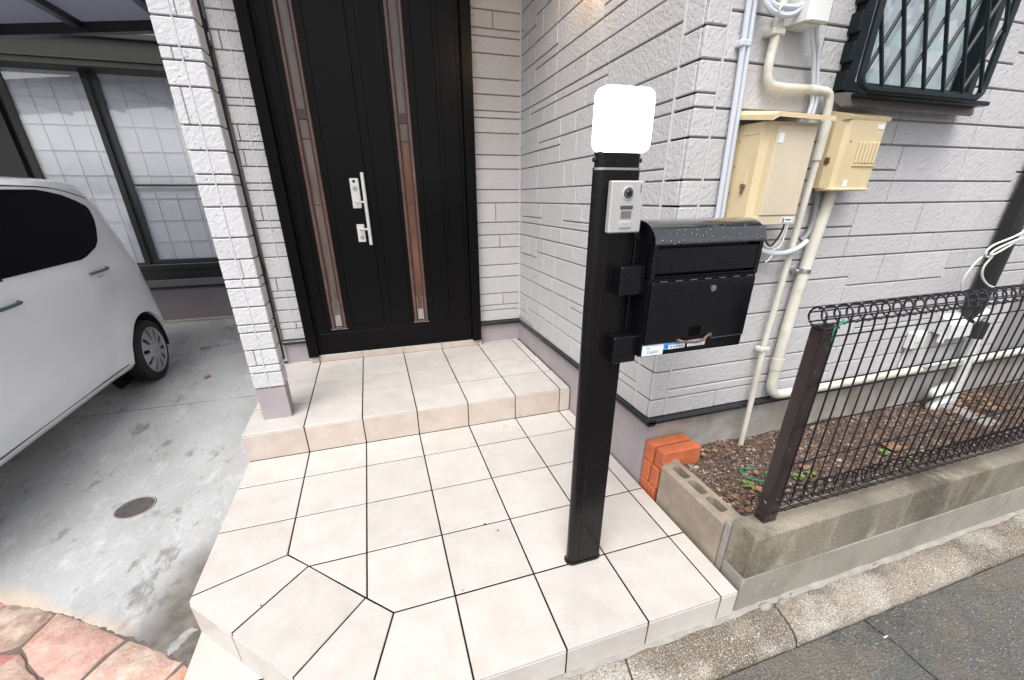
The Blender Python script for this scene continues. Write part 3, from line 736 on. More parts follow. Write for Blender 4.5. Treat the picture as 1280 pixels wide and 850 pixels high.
GX, GV = 0.0034, 0.0026                         # half groove: horizontal, vertical
def add_panels(wall, lst, place):
    for (a, c, z0, z1) in lst:
        PAN.append((wall, place, a, c, z0, z1))
def pan_mesh(place, a, c, z0, z1):
    pr = R_.uniform(-0.0012, 0.0012)
    b = MB()
    if place == 'C':       # front wall, faces -y
        b.cbox(a + GV, c - GV, YS + pr, YS + 0.016, z0 + GX, z1 - GX, 0.0026)
    elif place == 'B':     # side wall, faces -x ; a,c are y
        b.cbox(XS + pr, XS + 0.016, a + GV, c - GV, z0 + GX, z1 - GX, 0.0026)
        b.v = [(x, y, z + zsl(y)) for x, y, z in b.v]
    elif place == 'A':     # door wall, faces -y
        b.cbox(a + GV, c - GV, YA + pr, YA + 0.016, z0 + GX, z1 - GX, 0.0026)
        b.v = [(x, y, z + zsl(YA)) for x, y, z in b.v]
    return b
rC, rB, rA = random.Random(11), random.Random(23), random.Random(5)
wC = MB().box(XS + 0.009, 2.49, YS + 0.009, YS + 0.12, 0.36, 3.35).box(3.20, 6.5, YS + 0.009, YS + 0.12, 0.36, 3.35).box(2.49, 3.20, YS + 0.009, YS + 0.12, 0.36, 1.655).box(2.49, 3.20, YS + 0.009, YS + 0.12, 2.6, 3.35).build('front_wall', MT['groove'], house)
wB = MB().add([(XS + dx, y, z + zsl(y)) for dx in (0.009, 0.12) for y, z in ((YS + 0.12, .36), (YA + .05, .36), (YA + .05, 3.35), (YS + 0.12, 3.35))],
              [(0, 1, 2, 3), (7, 6, 5, 4), (0, 4, 5, 1), (1, 5, 6, 2), (2, 6, 7, 3), (3, 7, 4, 0)])
wB.add([(XS + .009, y, z) for y, z in ((YS + .009, .36), (YS + .12, .36), (YS + .12, 3.35), (YS + .009, 3.35))], [(0, 1, 2, 3)])
wB = wB.build('side_wall', MT['groove'], house)
wA = box(1.53, XS + 0.02, YA + 0.009, YA + 0.12, 0.33, 3.35)
wA.box(0.07, 0.232, YA + 0.009, YA + 0.12, 0.33, 3.35)
wA = wA.build('door_wall', MT['groove'], house)
TOPZ = 2.75
def notwin(p): return not (p[1] > 2.50 and p[0] < 3.20 and p[3] > 1.63)
_s = [.37, .450, .498, .588, .675, .722, .812, .948, 1.038, 1.131, 1.176, 1.265, 1.355, 1.397, 1.489, 1.580, 1.625, 1.713, 1.806, 1.846, 1.938, 2.07, 2.16, 2.25, 2.38, 2.47, 2.6, 2.69]
STUB = [(a, b, {1: .185, 5: .12, 10: .13, 14: .105, 16: .105, 21: .12}.get(i)) for i, (a, b) in enumerate(zip(_s[:-1], _s[1:]))]
LC = [p for p in layout(XS + .085, 4.3, .37, 2.4, rC) ]
LC2 = []
for a, c, z0, z1 in LC:                         # cut the panels round the window opening
    if z1 > 1.655 and c > 2.49 and a < 3.20:
        if a < 2.47: LC2.append((a, 2.49, z0, z1))
        if c > 3.22: LC2.append((3.20, c, z0, z1))
        if z0 < 1.60: LC2.append((max(a, 2.49), min(c, 3.20), z0, 1.635))
    else: LC2.append((a, c, z0, z1))
LC2 = [p for p in LC2 if p[1] - p[0] > 0.015]
add_panels(wC, LC2 + corner_col(XS - 0.0, XS + .085, 2.3, random.Random(3)), 'C')
add_panels(wB, [p for p in layout(YS + .115, YA - 0.045, .37, TOPZ, rB)] + corner_col(YS + 0.016, YS + .115, 2.6, random.Random(3)) + corner_col(YA - .045, YA, TOPZ, random.Random(8)), 'B')
add_panels(wA, layout(1.532, XS, .37, TOPZ, rA, short=.25) + [(a, c, z0, z1) for (z0, z1, sp) in STUB for a, c in ([(.076, sp), (sp, .232)] if sp else [(.076, .232)])], 'A')
# the 300 panels that show largest are parts, the rest one joined part per wall
CP = cam.matrix_world.translation.copy()
def vis_key(p):
    w_, pl, a, c, z0, z1 = p
    m_ = {'C': Vector(((a + c) / 2, YS, (z0 + z1) / 2)), 'B': Vector((XS, (a + c) / 2, (z0 + z1) / 2)), 'A': Vector(((a + c) / 2, YA, (z0 + z1) / 2))}[pl]
    l = cam.matrix_world.inverted() @ m_
    if l.z > -0.05: return 0
    u = 640 + 519.48 * l.x / -l.z; v = 466.8 - 519.48 * l.y / -l.z
    if not (-60 < u < 1340 and -70 < v < 900): return 0
    n_ = Vector((-1, 0, 0)) if pl == 'B' else Vector((0, -1, 0))
    return (c - a) * (z1 - z0) * abs((CP - m_).normalized().dot(n_)) / (CP - m_).length_squared
PAN.sort(key=vis_key, reverse=True)
rest = {}
for i, (w_, pl, a, c, z0, z1) in enumerate(PAN):
    if i < 298 and vis_key((w_, pl, a, c, z0, z1)) > 0:
        pan_mesh(pl, a, c, z0, z1).build('siding_panel', MT['siding'], w_, 30)
    else:
        q = rest.setdefault(w_.name, (w_, MB()))[1]; t = pan_mesh(pl, a, c, z0, z1); q.add(t.v, t.f)
for w_, q in rest.values():
    q.build('small_siding_panels', MT['siding'], w_, 30)['kind'] = 'stuff'
# caulk ridges beside the outer corner and in the inner corner
_ck = mat('pale_caulk', (0.54, 0.53, 0.54), 0.7)
for q_ in ((XS - .0022, XS + .01, YS + .110, YS + .117, .375, 3), (XS + .082, XS + .088, YS - .0022, YS + .01, .375, 3), (XS - 0.008, XS + .01, YA - 0.004, YA + .01, .36, 3), (.158, .163, YA - .0022, YA + .01, .36, 3)):
    box(*q_).build('caulking', _ck, house)
# mauve render base, bare foundation and black drip trim
pl_ = MB()
pl_.box(1.53, 1.90, 2.452, 2.55, 0.10, .36)
pl_.add([(x, y, z) for x, y in ((1.888, YS + .023), (1.866, 2.452), (1.95, 2.452), (1.95, YS + .023)) for z in (-.3, .375)], [(0, 2, 3, 1), (2, 4, 5, 3), (4, 6, 7, 5), (6, 0, 1, 7), (0, 6, 4, 2), (1, 3, 5, 7)])
pl_.build('base', MT['plinth'], house)
box(0.074, 0.232, 2.446, 2.55, 0.10, .345).build('base', MT['plinth'], house)
box(1.9502, 6.5, YS + .022, YS + .1, -.3, .37).build('foundation', MT['found'], house)
tr = MB()
prof = lambda s, h: [(s, h), (s - .016, h - .003), (s - .022, h - .012), (s - .022, h - .022), (s - .008, h - .026), (s - .008, h - .034), (s + .03, h - .034), (s + .03, h)]
tr.extr([(y, z) for y, z in prof(YS, .371)], 'x', XS - .008, 6.5)
pB = prof(XS, .371)
for (ya, yb) in ((YS - .022, YA - .018),):
    b2 = MB().extr(pB, 'y', ya, yb); b2.v = [(x, y, z + zsl(y)) for x, y, z in b2.v]; tr.add(b2.v, b2.f)
tr.extr([(y, z) for y, z in prof(YA, .371 + zsl(YA))], 'x', 1.525, XS - .0)
tr.build('drip_trim', MT['trim'], house, 30)
MB().extr([(y, z) for y, z in prof(YA, .371 + zsl(YA))], 'x', 0.07, .234).build('drip_trim', MT['trim'], house, 30)
# porch ceiling and upper storey over the door, side return of the left wing
box(-0.1, 1.87, 1.50, 2.56, 2.84, 3.0).build('porch_ceiling', MT['wall_plain'], house)
box(0.08, 0.2, 2.57, 5.6, -0.3, 3.35).build('wing_side_wall', MT['wall_plain'], house)
box(0.234, 1.53, 2.46, 2.58, 2.62, 3.35).build('door_head_wall', MT['wall_plain'], house)
box(0.2, 1.53, 3.6, 3.7, 0, 2.8).build('inner_wall', MT['wall_plain'], house)

# ---- front door (part of the house), each piece a sub-part
door = cbox(.302, 1.452, 2.408, 2.455, .208, 2.60, .002).build('door', MT['door'], house)
fr = MB()
fr.cbox(.233, .300, 2.372, 2.46, .2075, 2.62, .004); fr.cbox(1.454, 1.522, 2.372, 2.46, .2075, 2.62, .004); fr.cbox(.300, 1.454, 2.38, 2.46, 2.602, 2.66, .004)
fr.build('door_frame', MT['door_frame'], door)
# raised fields, seams
ra = MB()
ra.cbox(.56, .79, 2.400, 2.409, .42, 2.56, .004)
ra.cbox(.84, .985, 2.402, 2.409, .42, 2.56, .004)
ra.cbox(1.155, 1.285, 2.402, 2.409, .40, 2.56, .004)
ra.cbox(1.315, 1.425, 2.402, 2.409, .40, 2.56, .004)
ra.cbox(.325, .385, 2.403, 2.409, .42, 2.56, .004)
ra.cbox(.33, 1.42, 2.404, 2.409, .235, .37, .004)
ra.build('raised_panel', MT['door'], door)
for a, c in ((.421, .520), (1.010, 1.111)):
    cx = (a + c) / 2
    sf = MB(); sf.cbox(a, a + .020, 2.392, 2.41, .40, 2.6, .005); sf.cbox(c - .020, c, 2.392, 2.41, .40, 2.6, .005)
    sf.cbox(a + .02, c - .02, 2.392, 2.41, .40, .415, .004)
    sf.build('glass_moulding', MT['copper'], door)
    MB().cbox(a + .02, a + .027, 2.396, 2.41, .415, 2.6, .002).cbox(c - .027, c - .02, 2.396, 2.41, .415, 2.6, .002).cbox(a + .02, c - .02, 2.397, 2.4095, 1.715, 1.77, .003).cbox(a + .027, c - .027, 2.4025, 2.4095, 1.610, 1.618, .001).cbox(a + .027, c - .027, 2.4025, 2.4095, 1.236, 1.242, .001).build('bead', MT['copper_dark'], door)
    for z0, z1 in ((.418, 1.236), (1.242, 1.610), (1.618, 1.715), (1.77, 2.6)):
        box(a + .027, c - .027, 2.404, 2.4092, z0, z1).build('glass_strip', MT['amber_glass' if (z0 < 1 or z0 == 1.242) and a > 1 else 'door_glass'], door)
    cbox(a + .028, c - .028, 2.4032, 2.4092, .419, .50, .001).build('glass_foot', mat('silvery_leaded_glass', (0.33, 0.32, 0.31), 0.15, metal=0.3) if a < 1 else bpy.data.materials['silvery_leaded_glass'], door)
    # arched leading at the foot of the glass strip
    MB().tube(spline([(cx - .02, 2.4025, .60), (cx - .019, 2.4025, .50), (cx - .010, 2.4025, .45), (cx, 2.4025, .428), (cx + .010, 2.4025, .45), (cx + .019, 2.4025, .50), (cx + .02, 2.4025, .60)], 4), .0022, 5).build('leading', MT['steel'], door, True)
    MB().tube([(a - .006, 2.405, .398), (c + .006, 2.405, .398)], .004, 6).build('glass_sill', MT['steel'], door)
hd = MB().tube([(.767, 2.352, .985), (.767, 2.352, 1.43)], .0115, 14)
hd.tube(bend([(.710, 2.398, 1.255), (.710, 2.366, 1.255), (.762, 2.352, 1.255)], .02), .0075, 8)
hd.tube(bend([(.712, 2.398, 1.085), (.712, 2.366, 1.085), (.762, 2.352, 1.085)], .02), .0075, 8)
hd.build('handle', MT['chrome_white'], door, 40)
cbox(.684, .740, 2.392, 2.409, 1.215, 1.397, .003).build('lock_plate', MT['chrome_white'], door)
cbox(.688, .738, 2.392, 2.409, 1.000, 1.115, .003).build('lock_plate', MT['chrome_white'], door)
MB().disc((.712, 2.3925, 1.335), (0, -1, 0), .016, .004, 20).build('keyhole', MT['steel'], door, 30)
MB().disc((.716, 2.3925, 1.030), (0, -1, 0), .014, .004, 20).build('keyhole', MT['steel'], door, 30)
cbox(.702, .718, 2.3895, 2.393, 1.370, 1.386, .001).build('key_sensor', MT['lens'], door)
MB().tube([(.712, 2.387, 1.340), (.712, 2.387, 1.329)], .0015, 5).build('key_slot', MT['lens'], door)
for x, z in ((1.453, 2.02), (1.453, .37), (.302, .37), (.302, 2.03)):
    hb = MB().tube([(x, 2.398, z - .045), (x, 2.398, z + .045)], .009, 10); hb.cbox(x - .014, x + .014, 2.402, 2.410, z - .03, z + .03, .002)
    hb.build('hinge', MT['door_frame'], door, 30)
cbox(.300, 1.454, 2.400, 2.43, .2068, .2115, .001).build('threshold_edge', MT['steel'], door)

# ---- left wing behind the carport
YF = 5.55
fw = box(-4.2, 0.08, YF, YF + .15, -0.3, .44)
fw.box(-4.2, 0.08, YF, YF + .15, 2.6, 3.35); fw.box(-0.72, 0.08, YF, YF + .15, .44, 2.6)
fw = fw.build('rear_wall', MT['far_wall'], house)
cbox(-4.2, .08, YF - .05, YF + .01, -0.26, -0.205, .006).build('wall_footing', MT['mortar'], house)
box(-4.2, .08, YF - .03, YF, .195, .225).build('ledge', MT['dark'], house)
cbox(-4.2, .08, YF - .06, YF, .228, .315, .006).build('ledge', MT['grey_ledge'], house)
box(-4.2, .08, YF - .035, YF, .318, .44).build('ledge', MT['dark'], house)
wn = MB()
wn.cbox(-2.62, -.70, YF - .09, YF + .02, .44, .505, .004)      # sill track
wn.cbox(-2.62, -.70, YF - .09, YF + .02, 2.45, 2.60, .004)     # head
wn.cbox(-.77, -.70, YF - .08, YF + .02, .505, 2.45, .003)
window = wn.build('sliding_window', MT['dark'], house)
box(-4.2, -2.62, YF - .07, YF, .44, 2.6).build('shutter_panel', MT['dark'], window)
for (x0, x1, yy, bar) in ((-2.56, -1.80, YF - .075, None), (-1.80, -.80, YF - .04, 1.382)):
    sh = MB()
    sh.cbox(x1 - .058, x1, yy - .012, yy + .012, .506, 2.449, .003); sh.cbox(x0, x0 + .07, yy - .012, yy + .012, .506, 2.449, .003)
    sh.cbox(x0 + .07, x1 - .058, yy - .012, yy + .012, .506, .535 if not bar else .560, .003)
    if bar: sh.cbox(x0 + .07, x1 - .058, yy - .010, yy + .010, bar - .012, bar + .012, .003)
    sh.build('sash', MT['slate' if bar else 'dark'], window)
    box(x0 + .07, x1 - .058, yy - .002, yy + .002, .53, 2.449).build('pane', MT['glass'], window)
    box(x0 + .02, x1 - .02, yy + .022, yy + .025, .51, 2.449).build('paper_screen', MT['shoji'], window)
    la = MB()
    for k in range(1, 6):
        xx = -1.948 - .193 * k + .193 if not bar else -1.558 + .2 * (k - 1)
        if x0 + .03 < xx < x1 - .03: la.box(xx - .004, xx + .004, yy + .014, yy + .021, .51, 2.449)
    for k in range(9):
        zz = 2.208 - .2405 * k
        if zz > .52: la.box(x0 + .02, x1 - .02, yy + .014, yy + .0205, zz - .004, zz + .004)
    la.build('screen_lattice', MT['lattice'], window)
box(-4.2, 0, YF + .30, YF + .32, .3, 2.6).build('room_shade', MT['wall_plain'], house)
sb = MB().cbox(-4.0, 0.06, 5.24, YF, 2.44, 2.70, .008); sb.cbox(-4.0, 0.06, 5.20, 5.30, 2.68, 2.735, .008); sb.cbox(-4.0, .06, 5.225, 5.24, 2.50, 2.51, .002)
sb.build('shutter_box', MT['olive'], house)

# ---- right window with curtain, seen through its grille
win = MB()
win.cbox(2.488, 2.53, YS - .035, YS + .03, 1.652, 2.6, .003); win.cbox(3.165, 3.20, YS - .035, YS + .03, 1.652, 2.6, .003); win.cbox(2.53, 3.165, YS - .035, YS + .03, 1.652, 1.685, .003); win.cbox(2.53, 3.165, YS - .03, YS + .03, 2.56, 2.6, .003)
rwin = win.build('frosted_window', MT['win_dark'], house)
box(2.53, 2.865, YS - .004, YS + .0, 1.685, 2.56).build('pane', MT['glass'], rwin)
box(2.865, 3.165, YS + .008, YS + .012, 1.685, 2.56).build('pane', MT['glass'], rwin)
ct = MB()
n = 60
ct.add([(2.50 + .70 * i / n, YS + .030 + .006 * math.sin(i * .9) + .004 * math.sin(i * 2.1), z) for i in range(n + 1) for z in (1.66, 2.58)], [(2 * i, 2 * i + 1, 2 * i + 3, 2 * i + 2) for i in range(n)])
ct.build('curtain', MT['curtain'], rwin, True)
MB().extr([(YS, 1.652), (YS - .055, 1.645), (YS - .06, 1.605), (YS - .05, 1.600), (YS, 1.632)], 'x', 2.475, 3.205).build('window_sill', MT['flash'], rwin)
for k in range(6):
    cbox(2.470, 2.488, YS - .04, YS + .002, 1.655 + k * .085, 1.715 + k * .085, .003).build('bracket_tab', MT['win_dark'], rwin)
gy = .50
gr_ = MB()
gr_.tube(bend([(2.425, gy, 2.55), (2.425, gy, 1.642), (3.075, gy, 1.642), (3.075, gy, 2.55)], .045), .0125, 8)
grille = gr_.build('window_grille', MT['win_dark'], house, 40)
for x in (2.425, 3.075):
    for z in (2.3,):
        cbox(x - .008, x + .008, gy + .01, YS, z - .012, z + .012, .002).build('standoff', MT['win_dark'], grille)
MB().cbox(2.50, 3.19, gy + .02, YS - .05, 1.628, 1.642, .002).build('lower_rail', MT['win_dark'], grille)
sl = 0.517
def clip(x0, s, yy, xa=2.43, xb=3.07, za=1.65, zb=2.54):
    pts = []
    z_at = lambda x: za + (x - x0) / s
    for x in (xa, xb):
        z = z_at(x)
        if za <= z <= zb: pts.append((x, yy, z))
    for z in (za, zb):
        x = x0 + s * (z - za)
        if xa < x < xb: pts.append((x, yy, z))
    return pts[:2]
for k in range(-6, 13):
    xb_ = 2.531 + .1068 * k
    for s, yy in ((-sl, gy - .004), (sl, gy + .004)):
        p = clip(xb_, s, yy)
        if len(p) == 2 and (Vector(p[0]) - Vector(p[1])).length > .03:
            MB().tube(p, .0062, 6).build('bar', MT['win_dark'], grille, True)

# ================================================================== PORCH PILLAR
pil = thing('porch_pillar', 'square pale stone-textured porch pillar on a mauve foot at the step edge', 'pillar', (.158, 1.67, H1))
px0, px1, py0, py1 = .077, .226, 1.572, 1.672
box(px0 + .004, px1 - .004, py0 + .004, py1 - .004, H1, .348).build('foot', MT['plinth'], pil)
box(px0 + .010, px1 - .010, py0 + .010, py1 - .010, .35, 2.84).build('core', MT['groove'], pil)
rp = random.Random(41)
def pcol(f, a, c, seed):
    r = random.Random(seed); z = .352
    lv = []
    while z < 2.6:
        h = r.choice((.042, .089, .089, .131, .131, .224)); lv.append((z, z + h)); z += h
    for z0, z1 in lv:
        if f == 'front': b = MB().cbox(a + .0015, c - .0015, py0 - .001 + r.uniform(0, .0015), py0 + .012, z0 + .003, z1 - .003, .003)
        elif f == 'left': b = MB().cbox(px0, px0 + .012, a + .0015, c - .0015, z0 + .003, z1 - .003, .003)
        elif f == 'back': b = MB().cbox(a + .0015, c - .0015, py1 - .012, py1, z0 + .003, z1 - .003, .003)
        else: b = MB().cbox(px1 - .012, px1 + r.uniform(-.001, .001), a + .0015, c - .0015, z0 + .003, z1 - .003, .003)
        b.build('siding_panel', MT['siding_skylit'], pil, 30)
PL = [.352, .440, .482, .569, .663, .705, .795, .890, .933, 1.026, 1.124, 1.257, 1.349, 1.390, 1.482, 1.576, 1.712, 1.80, 1.845, 1.94, 2.07, 2.16, 2.25, 2.38, 2.5, 2.62, 2.75]
PSP = {2: .12, 8: .165, 15: .115, 17: .12, 19: .17}
for i, (z0, z1) in enumerate(zip(PL[:-1], PL[1:])):
    sp = PSP.get(i)
    for a, c in ([(px0, sp), (sp, px1)] if sp else [(px0, px1)]):
        MB().cbox(a + .0012, c - .0012, py0 - .001 + rp.uniform(0, .0012), py0 + .012, z0 + .0032, z1 - .0032, .003).build('siding_panel', MT['siding_skylit'], pil, 30)
    for nm, (xa, xb, ya, yb) in {'r': (px1 - .012, px1, py0 + .0122, py0 + .052), 'r2': (px1 - .012, px1 - .001, py0 + .052, py1), 'l': (px0, px0 + .012, py0 + .0122, py1 - .0122), 'b': (px0, px1, py1 - .012, py1 + .0002)}.items():
        MB().cbox(xa, xb, ya + .001, yb - .001, z0 + .0032, z1 - .0032, .003).build('siding_panel', MT['siding_skylit'], pil, 30)
cbox(.1475, .153, py0 - .0025, py0 + .01, .352, 2.8, .001).build('caulk_line', MT['siding_skylit'], pil)
# black downpipe in the gap between pillar and wall
dp = MB().cbox(.026, .068, 2.400, 2.44, .20, 2.9, .012)
tag(dp.build('downpipe', MT['dark'], None, 30), 'thin black downpipe in the gap behind the porch pillar', 'downpipe')
# ================================================================== GATE POST with lamp, intercom, mailbox
gp = thing('gate_post', 'wet black metal function post standing on the cream tiles', 'post', (1.405, .32, 0))
MB().extr(rrect(1.341, 1.474, .292, .336, .0215, 6), 'z', -0.01, 1.372).build('shaft', MT['post'], gp, 30)
cbox(1.3775, 1.468, .2885, .2945, .02, 1.338, .0025).build('front_cover', MT['post'], gp)
MB().extr(rrect(1.344, 1.471, .295, .333, .0185, 6), 'z', 1.376, 1.411).build('cap', MT['post'], gp, 30)
MB().extr(rrect(1.340, 1.475, .291, .337, .022, 6), 'z', 1.371, 1.3765).build('cap_ring', MT['steel'], gp, 30)
MB().extr(rrect(1.335, 1.481, .286, .342, .025, 5), 'z', 0.0, 0.004).build('gasket', MT['car_black'], gp)
for x, dx in ((1.3435, -1), (1.4715, 1)):
    MB().disc((x, .314, 1.395), (dx, 0, 0), .006, .006, 10).build('screw', MT['car_black'], gp, 30)
lp = thing('post_lamp', 'lit white rounded lamp on top of the black gate post', 'lamp', (1.406, .32, 1.411))
pr_ = rrect(1.338, 1.487, 1.411, 1.553, .022, 6)
b = MB(); n = len(pr_)
cx, cz = 1.4125, 1.482
ring = lambda y, k: [(cx + (x - cx) * k, y, cz + (z - cz) * k) for x, z in pr_]
b.add(ring(.290, .95) + ring(.292, .985) + ring(.297, 1) + ring(.326, 1) + ring(.331, .985) + ring(.333, .95),
      [tuple(range(n)), tuple(range(6 * n - 1, 5 * n - 1, -1))] + [(k * n + i, k * n + (i + 1) % n, (k + 1) * n + (i + 1) % n, (k + 1) * n + i) for k in range(5) for i in range(n)])
b.build('lamp_shade', MT['lamp_glow'], lp, 50)
cbox(1.348, 1.466, .299, .331, 1.405, 1.413, .002).build('lamp_base', MT['car_black'], lp)
ic = thing('intercom', 'silver doorbell intercom with camera lens on the black post', 'intercom', (1.42, .285, 1.285))
cbox(1.372, 1.4685, .268, .2885, 1.219, 1.346, .003).build('plate', MT['panel'], ic)
MB().disc((1.4205, .2685, 1.317), (0, -1, 0), .0165, .003, 24).build('camera_ring', MT['chrome_white'], ic, 30)
MB().disc((1.4205, .266, 1.317), (0, -1, 0), .0145, .0035, 24, .0125).build('camera_lens', MT['lens2'], ic, 30)
MB().disc((1.4205, .2625, 1.317), (0, -1, 0), .008, .002, 20, .005).build('lens_glass', MT['lens'], ic, 30)
cbox(1.4015, 1.4385, .2665, .2690, 1.278, 1.287, .0005).build('name_strip', MT['lens2'], ic)
sg = MB()
for k in range(10): sg.box(1.405 + k * .0032, 1.4062 + k * .0032, .2668, .2685, 1.255, 1.274)
sg.build('speaker_grille', MT['lens2'], ic)
cbox(1.402, 1.437, .2650, .2690, 1.232, 1.248, .001).build('call_button', MT['panel'], ic)
MB().disc((1.4205, .2652, 1.240), (0, -1, 0), .0014, .0008, 8).build('button_dot', MT['ink'], ic)
cbox(1.4565, 1.4585, .2672, .2690, 1.318, 1.337, .0004).build('slot', MT['lens'], ic)

mbx = thing('mailbox', 'wet black metal mailbox with rounded hood fixed beside the gate post', 'mailbox', (1.67, .275, .9))
x0, x1, yf, yb = 1.489, 1.859, .220, .335
zt, zb = 1.245, .868
hood = [(yb, zt - .005)] + [(yf + .075 - .075 * math.sin(rad(a)) , zt - .078 + .078 * math.cos(rad(a))) for a in range(0, 91, 9)]
body = [(yb, 0.868)] + [(yb, zt)] + [(yf + .082 - .082 * math.sin(rad(a)), zt - .055 + .055 * math.cos(rad(a))) for a in range(0, 91, 9)] + [(yf, 1.189), (yf + .024, 1.186), (yf + .024, 1.106), (yf + .006, 1.098), (yf + .006, .874), (yf + .012, .868)]
MB().extr(body, 'x', x0, x1).build('body', MT['mail'], mbx, 35)
# hood shell: curved sheet standing a little proud
hp = [(yb, zt + .003)] + [(yf + .082 - .085 * math.sin(rad(a)), zt - .055 + .058 * math.cos(rad(a))) for a in range(0, 91, 6)]
hi = [(yb, zt + .0005)] + [(yf + .082 - .0825 * math.sin(rad(a)), zt - .055 + .0555 * math.cos(rad(a))) for a in range(0, 91, 6)]
MB().extr(hp + hi[::-1], 'x', x0 - .002, x1 + .002).build('hood', MT['hood'], mbx, 35)
cbox(x0 + .0135, x1 - .0135, yf + .003, yf + .0245, 1.112, 1.181, .002).build('mail_flap', MT['mail'], mbx)
for xa in (x0, x1 - .013): cbox(xa, xa + .013, yf, yf + .03, 1.096, 1.191, .002).build('cheek', MT['mail'], mbx)
MB().tube([(x0 + .012, yf + .001, 1.104), (x1 - .014, yf + .001, 1.104), (x1 - .006, yf + .001, 1.110), (x1 - .006, yf + .004, 1.150)], .0022, 6).build('slot_lip', MT['post'], mbx, True)
cbox(x0 + .006, x1 - .004, yf - .003, yf + .006, .908, 1.088, .002).build('front_door', MT['mail'], mbx)
MB().tube([(x0 + .004, yf - .001, 1.091), (x1 - .004, yf - .001, 1.091)], .0016, 6).build('hinge_line', MT['steel'], mbx) if False else None
for k in range(7):
    MB().tube([(x0 + .03 + k * .05, yf - .0015, 1.0915), (x0 + .052 + k * .05, yf - .0015, 1.0915)], .0017, 6).build('hinge_knuckle', MT['steel'], mbx)
kl = MB().disc((1.703, yf - .003, 1.063), (0, -1, 0), .0095, .003, 16); kl.box(1.698, 1.708, yf - .008, yf - .005, 1.060, 1.066)
kl.build('lock', MT['steel'], mbx, 30)
cbox(1.645, 1.685, yf - .0042, yf - .002, .922, .952, .0006).build('sticker_patch', MT['mail_slot'], mbx)
MB().tube(spline([(1.608, yf - .006, .913), (1.625, yf - .014, .910), (1.66, yf - .018, .906), (1.69, yf - .016, .909), (1.708, yf - .010, .918), (1.722, yf - .006, .920)], 5), .0042, 8).build('handle', MT['brass'], mbx, True)
for x, z in ((1.609, .912), (1.722, .920)):
    MB().disc((x, yf - .003, z), (0, -1, 0), .0065, .005, 12).build('handle_foot', MT['brass'], mbx, 30)
MB().tube([(1.730, yf - .0005, .9065), (x1 - .003, yf - .0005, .9065)], .0016, 6).build('lower_lip', MT['steel'], mbx)
MB().extr([(yf + .0045, .869), (yf + .0045, .904), (yf + .0065, .904), (yf + .0065, .869)], 'x', x0 + .003, x1 - .003).build('lower_band', MT['mail'], mbx)
lw = cbox(1.493, 1.565, yf + .0015, yf + .004, .872, .905, .0003).build('label_sticker', MT['label'], mbx)
text('No.', .009, MT['ink'], lw, (1.506, yf + .0012, .893)); text('136501', .0145, MT['ink'], lw, (1.507, yf + .0012, .878))
lb = cbox(1.566, 1.642, yf + .0018, yf + .004, .885, .905, .0003).build('label_sticker', MT['label'], mbx)
box(1.566, 1.642, yf + .0014, yf + .002, .8985, .9048).build('label_stripe', MT['label_blue'], lb)
box(1.5665, 1.583, yf + .0012, yf + .002, .8855, .9045).build('label_stripe', MT['label_blue'], lb)
ht = [(16 * math.sin(t) ** 3, 13 * math.cos(t) - 5 * math.cos(2 * t) - 2 * math.cos(3 * t) - math.cos(4 * t)) for t in [2 * math.pi * i / 24 for i in range(24)]]
MB().extr([(1.5748 + x * .00042, .8948 + z * .00042) for x, z in ht], 'y', yf + .0006, yf + .0011).build('heart_mark', MT['ink_blue'], lb)
for k in range(5): box(1.590 + k * .0102, 1.596 + k * .0102, yf + .0012, yf + .0019, .889, .894).build('print', MT['ink'], lb)
lc = cbox(1.652, 1.716, yf + .0015, yf + .004, .886, .908, .0003).build('label_sticker', MT['label'], mbx)
box(1.656, 1.712, yf + .0010, yf + .0016, .889, .890).build('print', MT['ink'], lc); box(1.656, 1.659, yf + .0010, yf + .0016, .894, .899).build('print', MT['ink'], lc)
cbox(1.4725, 1.4905, .290, .334, .865, 1.20, .002).build('mounting_plate', MT['mail'], mbx)
for z0, z1 in ((1.052, 1.132), (.848, .930)):
    cbox(1.412, 1.4905, .247, .2875, z0, z1, .003).build('bracket', MT['mail'], mbx)
# ================================================================== WALL LAMP just above the frame
wl = thing('porch_wall_lamp', 'warm lit brass lantern on the side wall above the steps', 'wall lamp', (1.865, 1.40, 2.3))
MB().disc((1.872, 1.385, 2.30), (-1, 0, 0), .05, .02, 20).build('back_plate', MT['brass'], wl, 30)
MB().tube(bend([(1.86, 1.385, 2.30), (1.80, 1.385, 2.30), (1.80, 1.385, 2.35), (1.80, 1.385, 2.37)], .02), .008, 8).build('arm', MT['brass'], wl, 40)
MB().tube([(1.80, 1.385, 2.38), (1.80, 1.385, 2.36), (1.80, 1.385, 2.24), (1.80, 1.385, 2.22)], [.02, .045, .045, .03], 12).build('lamp_shade', MT['warm_glow'], wl, 40)
MB().tube([(1.80, 1.385, 2.43), (1.80, 1.385, 2.381)], [.01, .06], 12).build('hood', MT['brass'], wl, 40)
